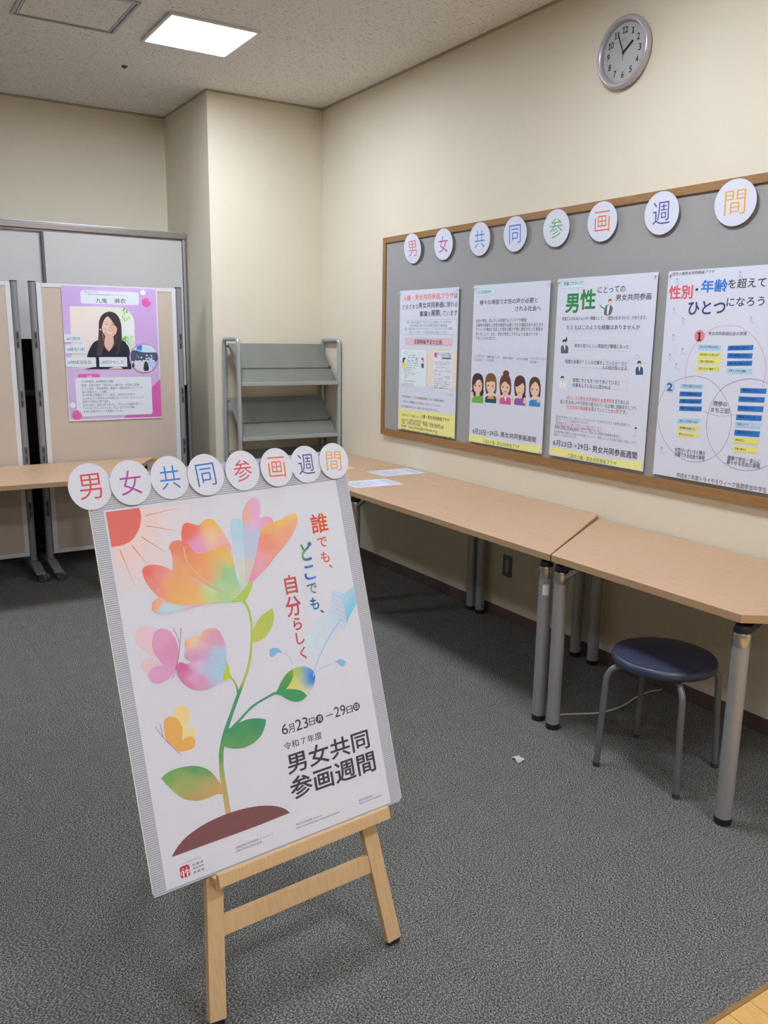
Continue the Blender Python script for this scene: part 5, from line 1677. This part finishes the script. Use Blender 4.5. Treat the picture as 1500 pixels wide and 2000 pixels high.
trapezoid_table([(0.880, 0.010), (2.594, 0.010), (2.148, 0.726), (1.333, 0.720)],
                [(1.347, 0.684, -0.1, -1.0), (2.127, 0.688, -1.0, -0.15), (2.530, 0.056, -0.8, 0.5), (0.95, 0.056, 0.8, 0.5)],
                'pale wood trapezoid table with round stool beneath it', strut=1, dip=0.016)
trapezoid_table([(2.602, 0.006), (3.452, 0.006), (3.905, 0.728), (2.153, 0.728)],
                [(2.216, 0.683, 0.5, -0.85), (3.705, 0.683, -1.0, -0.15), (3.400, 0.048, -0.4, 0.9), (2.652, 0.048, 0.4, 0.9)],
                'pale wood trapezoid table below the left bulletin board posters, with a sticker on one leg', 0, strut=1)
trapezoid_table([(3.4527, 0.006), (5.035, 0.006), (4.58, 0.728), (3.9057, 0.728)],
                [(3.482, 0.048, 0.8, 0.5), (4.955, 0.048, -0.8, 0.5), (4.56, 0.683, -0.5, -0.85), (3.945, 0.683, 0.5, -0.85)],
                'pale wood trapezoid table in the corner beside the sloped rack')
lt = trapezoid_table([(4.667, 1.680), (5.392, 1.262), (5.392, 3.00), (4.667, 2.58)],
                     [(4.712, 1.716, 0.5, 0.85), (5.345, 1.345, -0.5, 0.85), (5.345, 2.91, -0.5, -0.85), (4.712, 2.54, 0.5, -0.85)],
                     'pale wood table standing in front of the movable screens')
am = NB()
box(am, -0.022, 0.0, -0.020, 0.012, TZ - 0.026, TZ - 0.004, 0.004)
ao = obj('corner_clip', am, M['amber'], lt, smooth=40)
ao.location = (5.392 - lt.location.x - 0.004, 1.262 - lt.location.y, 0)

# ------------------------------------------------------------------ things on the wall tables
def handout(corners, label):
    """corners: top-left, top-right, bottom-right, bottom-left seen from the room"""
    a = Vector((*corners[0], 0)); b = Vector((*corners[1], 0)); d = Vector((*corners[3], 0))
    r = (b - a).normalized()
    u = Vector((-r.y, r.x, 0))
    s = Sheet(0.297, 0.21)
    g = (124, 124, 142)
    s.run([('R', (138, 138, 152), 120, 560, -190, -120, 5, None, 0)])
    for i in range(13):
        y = -0.030 - i * 0.0125
        s.ribbon((154, 154, 168), [(0.012, y), (0.225, y)], [0.0004, 0.0004])
    for k, row in enumerate(('番号　内容　日程　会場', '氏名　　　電話番号　　　住所', 'ご意見・ご感想をお書きください', '参加希望の講座に丸をつけてください', '年代　性別　お住まいの地域', 'このイベントを何で知りましたか', '今後参加したい企画', 'ありがとうございました')):
        y = -0.040 - k * 0.0195
        s.text(row, 0.016, 0.016 + 0.011 * len(row), y - 0.006, y + 0.004, (78, 78, 98), 0.012)
    for i in range(9):
        x = 0.236 + i * 0.0058
        s.ribbon((117, 117, 138) if i % 3 == 0 else (154, 154, 172), [(x, -0.022), (x, -0.185)], [0.0028 if i % 3 == 0 else 0.001] * 2)
    m_ = frame(r, u, (a.x, a.y, TZ + 0.0008))
    return tag(s.build('handout_sheet', m_), label, 'paper', 'printed handouts on the table')
# long edge runs away from the wall; seen from the room
handout([(4.206, 0.317), (4.200, 0.030), (3.986, 0.036), (3.984, 0.336)], 'white printed handout sheet lying nearer the wall on the table')
handout([(3.947, 0.648), (3.929, 0.352), (3.702, 0.385), (3.713, 0.693)], 'white printed handout sheet lying at the table front edge beside the easel board')
my = NB()
prism(my, [(4.318, 0.398), (4.362, 0.300), (4.475, 0.33), (4.43, 0.43)], TZ + 0.0006, TZ + 0.0016)
tag(obj('yellow_slip', my, M['manila']), 'yellow paper slip on the corner table, mostly behind the last easel disc', 'paper')

# ------------------------------------------------------------------ stool
ST = thing('stool', 'round navy vinyl stool on four grey tube legs under the table', 'stool', (1.708, 0.58, 0))
se = NB()
lathe(se, [(0, 0.400), (0.150, 0.400), (0.168, 0.396), (0.176, 0.399), (0.180, 0.409), (0.1795, 0.420), (0.175, 0.4285), (0.1665, 0.4325), (0.1645, 0.4312), (0.160, 0.4335), (0.145, 0.4375), (0.10, 0.4415), (0, 0.4425)], 96)
obj('seat', se, M['vinyl'], ST, smooth=70)
sp = NB()
lathe(sp, [(0, 0.386), (0.120, 0.386), (0.132, 0.390), (0.132, 0.402), (0, 0.402)], 48)
obj('seat_pan', sp, M['stool_leg'], ST, smooth=40)
for fx, fy in ((1.820, 0.763), (1.524, 0.693), (1.591, 0.399), (1.898, 0.463)):
    d = Vector((fx - 1.708, fy - 0.58, 0))
    L = d.length
    d.normalize()
    pts = [d * 0.10 + Vector((0, 0, 0.388)), d * 0.150 + Vector((0, 0, 0.384))]
    for q in range(1, 9):
        a = q / 8 * PI / 2
        pts.append(d * (0.150 + 0.050 * math.sin(a)) + Vector((0, 0, 0.384 - 0.056 * (1 - math.cos(a)))))
    pts.append(d * L + Vector((0, 0, 0.012)))
    lg = obj('leg', bmx(tube, pts, 0.0112, 18), M['stool_leg'], ST, smooth=50)
    fb = NB()
    lathe(fb, [(0, 0), (0.0125, 0), (0.0128, 0.003), (0.0125, 0.016), (0, 0.016)], 18, (d.x * L, d.y * L, 0))
    obj('foot_cap', fb, M['dark'], lg, smooth=40)

# ------------------------------------------------------------------ sloped literature rack in the corner
RK = thing('literature_rack', 'grey metal rack with sloped empty shelves in the corner', 'rack', (5.205, 0.395, 0))
xr, xf, yl, yr = 0.120, -0.125, 0.375, -0.372
for s, y in ((1, yl), (-1, yr)):
    pts = [(xr, y, 0.03), (xr, y, 1.462)]
    for q in range(1, 6):
        a = q / 5 * PI / 2
        pts.append((xr - 0.025 * (1 - math.cos(a)), y, 1.462 + 0.025 * math.sin(a)))
    pts.append((xf + 0.025, y, 1.487))
    for q in range(1, 6):
        a = q / 5 * PI / 2
        pts.append((xf + 0.025 - 0.025 * math.sin(a), y, 1.487 - 0.025 * (1 - math.cos(a))))
    pts.append((xf, y, 0.03))
    o = obj('side_frame', bmx(tube, pts, 0.0145, 16), M['rack_tube'], RK, smooth=50)
    for x in (xr, xf):
        f = NB()
        lathe(f, [(0, 0), (0.018, 0), (0.018, 0.02), (0.0145, 0.032), (0, 0.032)], 18, (x, y, 0))
        obj('foot', f, M['dark'], o, smooth=40)
    obj('side_brace', bmx(beam, (xr, y, 0.30), (xf, y, 0.30), 0.012, 0.03, (0, 1, 0), 0.002), M['rack_tube'], o)
for k in range(4):
    zt = 1.458 - 0.364 * k
    if zt - 0.26 < 0.05:
        break
    zb = zt - 0.252
    sh = NB()
    beam(sh, (xr - 0.008, 0, zt), (xf + 0.012, 0, zb), abs(yl - yr) - 0.034, 0.004, (0, 1, 0), 0.0008)
    so = obj('sloped_shelf', sh, M['rack_plate'], RK)
    lip = NB()
    box(lip, xf - 0.012, xf + 0.014, yr + 0.014, yl - 0.014, zb - 0.022, zb + 0.002, 0.003)
    obj('front_rail', lip, M['rack_tube'], so)
    ws = NB()
    t_ = 0.66
    px, pz = xr - 0.008 + (xf + 0.02 - xr) * t_, zt + (zb - zt) * t_
    nx, nz = -0.72, 0.70
    tube(ws, [(px - 0.004, yl - 0.02, pz + 0.005), (px - 0.004, yr + 0.02, pz + 0.005)], 0.0018, 8)
    for y in (yl - 0.03, yr + 0.03):
        for dy in (0, 0.012):
            beam(ws, (px + 0.002, y + dy - 0.006, pz + 0.004), (px - 0.018, y + dy - 0.006, pz + 0.020), 0.004, 0.005, (0, 1, 0))
    obj('stop_wire', ws, M['black'], so)
    bk = NB()
    tube(bk, [(xr, yl, zt - 0.02), (xr, yr, zt - 0.02)], 0.008, 10)
    obj('rear_rail', bk, M['rack_tube'], so)

# ------------------------------------------------------------------ movable partition screens
def screen(y0, y1, label, group):
    """posts at y0 (right) and y1 (left)"""
    cy = (y0 + y1) / 2
    h = (y1 - y0) / 2
    t = thing('partition_screen', label, 'partition screen', (5.435, cy, 0), group)
    obj('panel', bmx(box, -0.014, 0.014, -h + 0.048, h - 0.048, 0.145, 1.787), M['beige_cloth'], t)
    fr = NB()
    for s in (-1, 1):
        a, b = s * (h - 0.050), s * (h - 0.021)
        box(fr, -0.017, 0.017, min(a, b), max(a, b), 0.122, 1.806, 0.003)
    box(fr, -0.017, 0.017, -h + 0.05, h - 0.05, 0.122, 0.148, 0.003)
    box(fr, -0.017, 0.017, -h + 0.05, h - 0.05, 1.782, 1.806, 0.003)
    obj('panel_frame', fr, M['white_metal'], t)
    for s in (-1, 1):
        y = s * h
        p = obj('post', bmx(tube, [(0, y, 0.075), (0, y, 1.812)], 0.0215, 24), M['grey_steel'], t, smooth=40)
        cp = NB()
        lathe(cp, [(0.0215, 1.808), (0.0222, 1.812), (0.020, 1.816), (0, 1.816)], 24, (0, y, 0))
        obj('post_cap', cp, M['dark'], p, smooth=40)
        for zc in (1.468, 1.113, 0.768, 0.42):
            sl = NB()
            box(sl, -0.0232, -0.012, y - 0.0085, y + 0.0085, zc - 0.052, zc + 0.052, 0.003)
            box(sl, -0.0248, -0.02, y - 0.0035, y + 0.0035, zc + 0.008, zc + 0.040, 0.001, 1)
            box(sl, -0.0248, -0.02, y - 0.0035, y + 0.0035, zc - 0.042, zc - 0.014, 0.001, 1)
            obj('slot_plate', sl, [M['slot'], M['black']], p)
        ft = NB()
        bm2 = bmesh.new()
        prof = [(-0.245, 0.052), (-0.245, 0.066), (-0.05, 0.092), (0.05, 0.092), (0.245, 0.066), (0.245, 0.052)]
        lo = [bm2.verts.new((x, y - 0.028, z)) for x, z in prof]
        hi = [bm2.verts.new((x, y + 0.028, z)) for x, z in prof]
        bm2.faces.new(lo); bm2.faces.new(hi[::-1])
        for i in range(6):
            bm2.faces.new((lo[i], lo[(i + 1) % 6], hi[(i + 1) % 6], hi[i]))
        bmesh.ops.bevel(bm2, geom=bm2.edges[:], offset=0.004, segments=2, affect='EDGES')
        merge(ft, bm2)
        fo = obj('foot', ft, M['grey_steel'], p)
        for x in (-0.218, 0.218):
            w = NB()
            yc = y - 0.022 if x < 0 else y
            for d in (-0.014, 0.014):
                lathe(w, [(0, d - 0.010), (0.023, d - 0.010), (0.028, d - 0.005), (0.028, d + 0.005), (0.023, d + 0.010), (0, d + 0.010)], 28, (x, yc, 0.028), 'y')
            box(w, x - 0.015, x + 0.015, yc - 0.006, yc + 0.006, 0.028, 0.054, 0.002)
            bmesh.ops.rotate(w, verts=w.verts[:], cent=(x, yc, 0), matrix=Matrix.Rotation(math.radians(62 if s > 0 else 40), 3, 'Z'))
            obj('castor', w, M['castor'], fo, smooth=40)
    return t
screen(1.040, 1.9445, 'beige partition screen on castors carrying the purple poster', 'movable beige partition screens')
screen(2.047, 2.951, 'beige partition screen on castors with nothing on it, left of the purple poster', 'movable beige partition screens')
ps = Sheet(PW, PH)
ps.run(ART['profile'])
tag(ps.build('poster', frame((0, -1, 0), (0, 0, 1), (5.4165, 1.780, 1.806))), 'purple poster with a portrait of a smiling woman in black, on the beige screen', 'poster')

# ------------------------------------------------------------------ tall sliding door cabinet against the back wall
CB = thing('sliding_door_cabinet', 'tall cabinet with white sliding doors and metal top rail behind the screens', 'cabinet', (6.02, 2.2, 0))
cy0, cy1 = 0.848 - 2.2, 3.4 - 2.2
bx = NB()
box(bx, 0.17, 0.19, cy0, cy1, 0, 2.16)
box(bx, -0.15, 0.17, cy0, cy0 + 0.018, 0, 2.16)
box(bx, -0.15, 0.17, cy1 - 0.018, cy1, 0, 2.16)
box(bx, -0.15, 0.17, cy0 + 0.018, cy1 - 0.018, 0.06, 0.08)
box(bx, -0.10, 0.17, cy0 + 0.018, cy1 - 0.018, 0.34, 0.36)
box(bx, -0.10, 0.17, cy0 + 0.018, cy1 - 0.018, 0.71, 0.73)
box(bx, -0.10, 0.17, cy0 + 0.018, cy1 - 0.018, 1.10, 1.12)
box(bx, -0.15, 0.17, cy0 + 0.018, cy1 - 0.018, 2.14, 2.16)
obj('carcass', bx, M['cabinet_dark'], CB)
tr = NB()
box(tr, -0.205, -0.150, cy0 - 0.004, cy1, 2.163, 2.201, 0.003)
box(tr, -0.2045, 0.19, cy0, cy1, 2.2012, 2.209, 0.002, 1)
box(tr, -0.188, -0.156, cy0 + 0.018, cy1, 2.148, 2.163, 0.002)
obj('top_rail', tr, [M['rail'], M['alu']], CB)
jb = NB()
box(jb, -0.198, -0.150, cy0 - 0.004, cy0 + 0.016, 0, 2.163, 0.003)
obj('jamb', jb, M['alu'], CB)
for a, b, z0, x0 in ((cy0 + 0.020, 1.800 - 2.2, 1.155, -0.192), (1.772 - 2.2, 2.72 - 2.2, 1.47, -0.172)):
    d_ = obj('sliding_door', bmx(box, x0, x0 + 0.016, a, b, z0, 2.150, 0.002), M['cabinet_white'], CB)
    e_ = NB()
    box(e_, x0 - 0.004, x0 + 0.017, b - 0.018, b, z0, 2.150, 0.002)
    obj('door_stile_gap_shade', e_, M['slot'] if x0 < -0.18 else M['white_metal'], d_)  # grey stile paints in the shadow of the gap between the two doors

# ------------------------------------------------------------------ small things low on the right wall and floor
ol = thing('wall_outlet', 'grey metal wall outlet plate under the tables', 'wall outlet', matrix=wall_frame(3.232, 0.307, 0.0))
obj('cover_plate', bmx(box, -0.036, 0.036, -0.059, 0.059, 0.0, 0.006, 0.0025), M['outlet'], ol)
soc = NB()
box(soc, -0.0125, 0.0125, -0.034, 0.034, 0.0055, 0.008, 0.001)
for zc in (0.017, -0.017):
    for dx in (-0.004, 0.004):
        box(soc, dx - 0.0011, dx + 0.0011, zc - 0.005, zc + 0.005, 0.0078, 0.0084, 0, 1)
obj('socket', soc, [M['outlet_in'], M['black']], ol)
for s in (-1, 1):
    sc = NB()
    lathe(sc, [(0, 0.0075), (0.0035, 0.0072), (0.004, 0.006)], 14, (0, s * 0.042, 0))
    obj('screw', sc, M['chrome'], ol, smooth=40)
cd = NB()
cpts = [(2.185, 0.650), (2.19, 0.59), (2.165, 0.53), (2.125, 0.44), (2.115, 0.35), (2.125, 0.27), (2.148, 0.19), (2.16, 0.10), (2.15, 0.016)]
cpts = smooth_loop(cpts, set(), False, 6)
tube(cd, [(x, y, 0.0042) for x, y in cpts], 0.0040, 10)
tag(obj('cord', cd, M['cord'], smooth=60), 'white cord lying on the carpet behind the stool', 'cord')
sc = NB()
rnd = random.Random(5)
g = [[sc.verts.new((1.975 + i * 0.011 + rnd.uniform(-.003, .003), 0.965 + j * 0.010 + rnd.uniform(-.003, .003), max(0.0012, 0.0015 + rnd.uniform(0, 0.014) * (1 if 0 < i < 4 else .3)))) for j in range(4)] for i in range(5)]
for i in range(4):
    for j in range(3):
        sc.faces.new((g[i][j], g[i + 1][j], g[i + 1][j + 1], g[i][j + 1]))
ex = bmesh.ops.solidify(sc, geom=sc.faces[:], thickness=0.0006)
tag(obj('paper_scrap', sc, M['scrap']), 'small crumpled white paper scrap on the open carpet', 'paper scrap')

# ------------------------------------------------------------------ easel with the flower board
EO = Vector((1.7203, 2.4805, 1.1332))
ER = Vector((0.0378, -0.9988, 0.0321)).normalized()
EU = Vector((0.2778, 0.0414, 0.9597))
EU = (EU - ER * EU.dot(ER)).normalized()
EN = ER.cross(EU)
def EF(x=0.0, y=0.0, z=0.0):
    return frame(ER, EU, EO + ER * x + EU * y + EN * z)
BX, BY = 0.305, -1.19
ES = thing('easel', 'pale pine easel holding the flower poster board', 'easel', matrix=EF(BX, BY, 0))
def fl(x, y, z=0.0):
    return Vector((x - BX, y - BY, z))
ZL = -0.021
WZ = Vector(((EF().inverted().to_3x3() @ Vector((0, 0, 1))))).normalized()   # world up in easel space
def floor_y(x, z):
    p = EO + ER * x + EN * z
    return -(p.z) / EU.z
for (xa, ya), (xb, yb) in ((((0.236, -0.04)), (0.0685, 0)), (((0.474, -0.04)), (0.545, 0))):
    yb = floor_y(xb, ZL) + 0.012
    lg = obj('front_leg', bmx(beam, fl(xa, ya, ZL), fl(xb, yb, ZL), 0.040, 0.022, (1, 0, 0), 0.0022), M['easel'], ES)
    fb = NB()
    d = (fl(xb, yb, ZL) - fl(xa, ya, ZL)).normalized()
    beam(fb, fl(xb, yb, ZL) - d * 0.004, fl(xb, yb, ZL) + d * 0.0095, 0.034, 0.018, (1, 0, 0), 0.003)
    obj('rubber_foot', fb, M['black'], lg)
rl_top = fl(0.345, -0.06, -0.045)
rw = EF(BX, BY, 0).inverted() @ Vector((2.17, 2.185, 0.012))
rl = obj('rear_leg', bmx(beam, rl_top, rw, 0.038, 0.022, (1, 0, 0), 0.0022), M['easel'], ES)
fb = NB()
d = (rw - rl_top).normalized()
beam(fb, rw - d * 0.004, rw + d * 0.009, 0.032, 0.018, (1, 0, 0), 0.003)
obj('rubber_foot', fb, M['black'], rl)
ub = NB()
beam(ub, fl(0.222, -0.06, ZL - 0.018), fl(0.49, -0.06, ZL - 0.018), 0.040, 0.016, (0, 1, 0), 0.002)
obj('top_crossbar', ub, M['easel'], ES)
hb = NB()
tube(hb, [fl(0.318, -0.06, -0.047), fl(0.372, -0.06, -0.047)], 0.008, 14)
obj('hinge', hb, M['grey_steel'], ES, smooth=40)
rg = NB()
beam(rg, fl(0.112, -0.972, ZL - 0.001), fl(0.522, -0.9755, ZL - 0.001), 0.044, 0.016, (0, 1, 0), 0.002)
obj('lower_rung', rg, M['easel'], ES)
lb = NB()
beam(lb, fl(0.103, -0.862, 0.006), fl(0.568, -0.860, 0.006), 0.024, 0.032, (0, 1, 0), 0.002)
le = obj('ledge', lb, M['easel'], ES)
li = NB()
beam(li, fl(0.106, -0.8535, 0.030), fl(0.566, -0.8515, 0.030), 0.030, 0.016, (0, 1, 0), 0.002)
obj('lip', li, M['easel'], le)

db = NB()
poly = [(-0.0265, -0.8485), (0.6225, -0.8485), (0.629, -0.842), (0.629, 0.0748), (-0.0265, 0.0748)]
prism(db, poly, -0.0058, -0.0014, 0.0006)
bm_ = obj('display_board', db, M['ribbed'], matrix=EF())
for a_, b_ in ((-0.0290, -0.0268), (0.6293, 0.6308)):
    obj('edge_strip', bmx(box, a_, b_, -0.842, 0.0748, -0.0060, -0.0010, 0.0006), M['scrap'], bm_)
tag(bm_, 'ribbed translucent plastic board standing on the easel ledge', 'display board')
fp = Sheet(PW, PH)
fp.run(ART['flower'])
tag(fp.build('poster', EF(0.0015, -0.002, -0.0008)), 'white poster of large watercolour style flowers, sun and butterflies on the easel', 'poster')
ecol = [(200, 72, 78), (168, 74, 150), (58, 124, 196), (60, 116, 184), (200, 76, 88), (222, 112, 72), (78, 80, 128), (223, 160, 80)]
ex_ = [-0.018, 0.070, 0.162, 0.248, 0.343, 0.433, 0.517, 0.597]
ey_ = [0.054, 0.052, 0.0535, 0.050, 0.050, 0.048, 0.047, 0.047]
ew = ['red', 'purple', 'light blue', 'blue', 'crimson', 'orange', 'slate', 'amber']
for i in range(8):
    f_ = i / 7
    letter_disc('letter_disc', LET[i], ecol[i], 0.0465 - 0.004 * f_, 0.0515 - 0.005 * f_,
                EF(ex_[i], ey_[i], 0.0022 + 0.0026 * (i % 2)),
                'white paper disc with %s letter %s along the easel board top' % (ew[i], LET[i]), 'letter discs along the easel board', (0.52, 0.54), -0.004,
                rot=(0.0 if i < 3 else (0.03, 0.0, -0.03, -0.03, -0.08)[i - 3]))
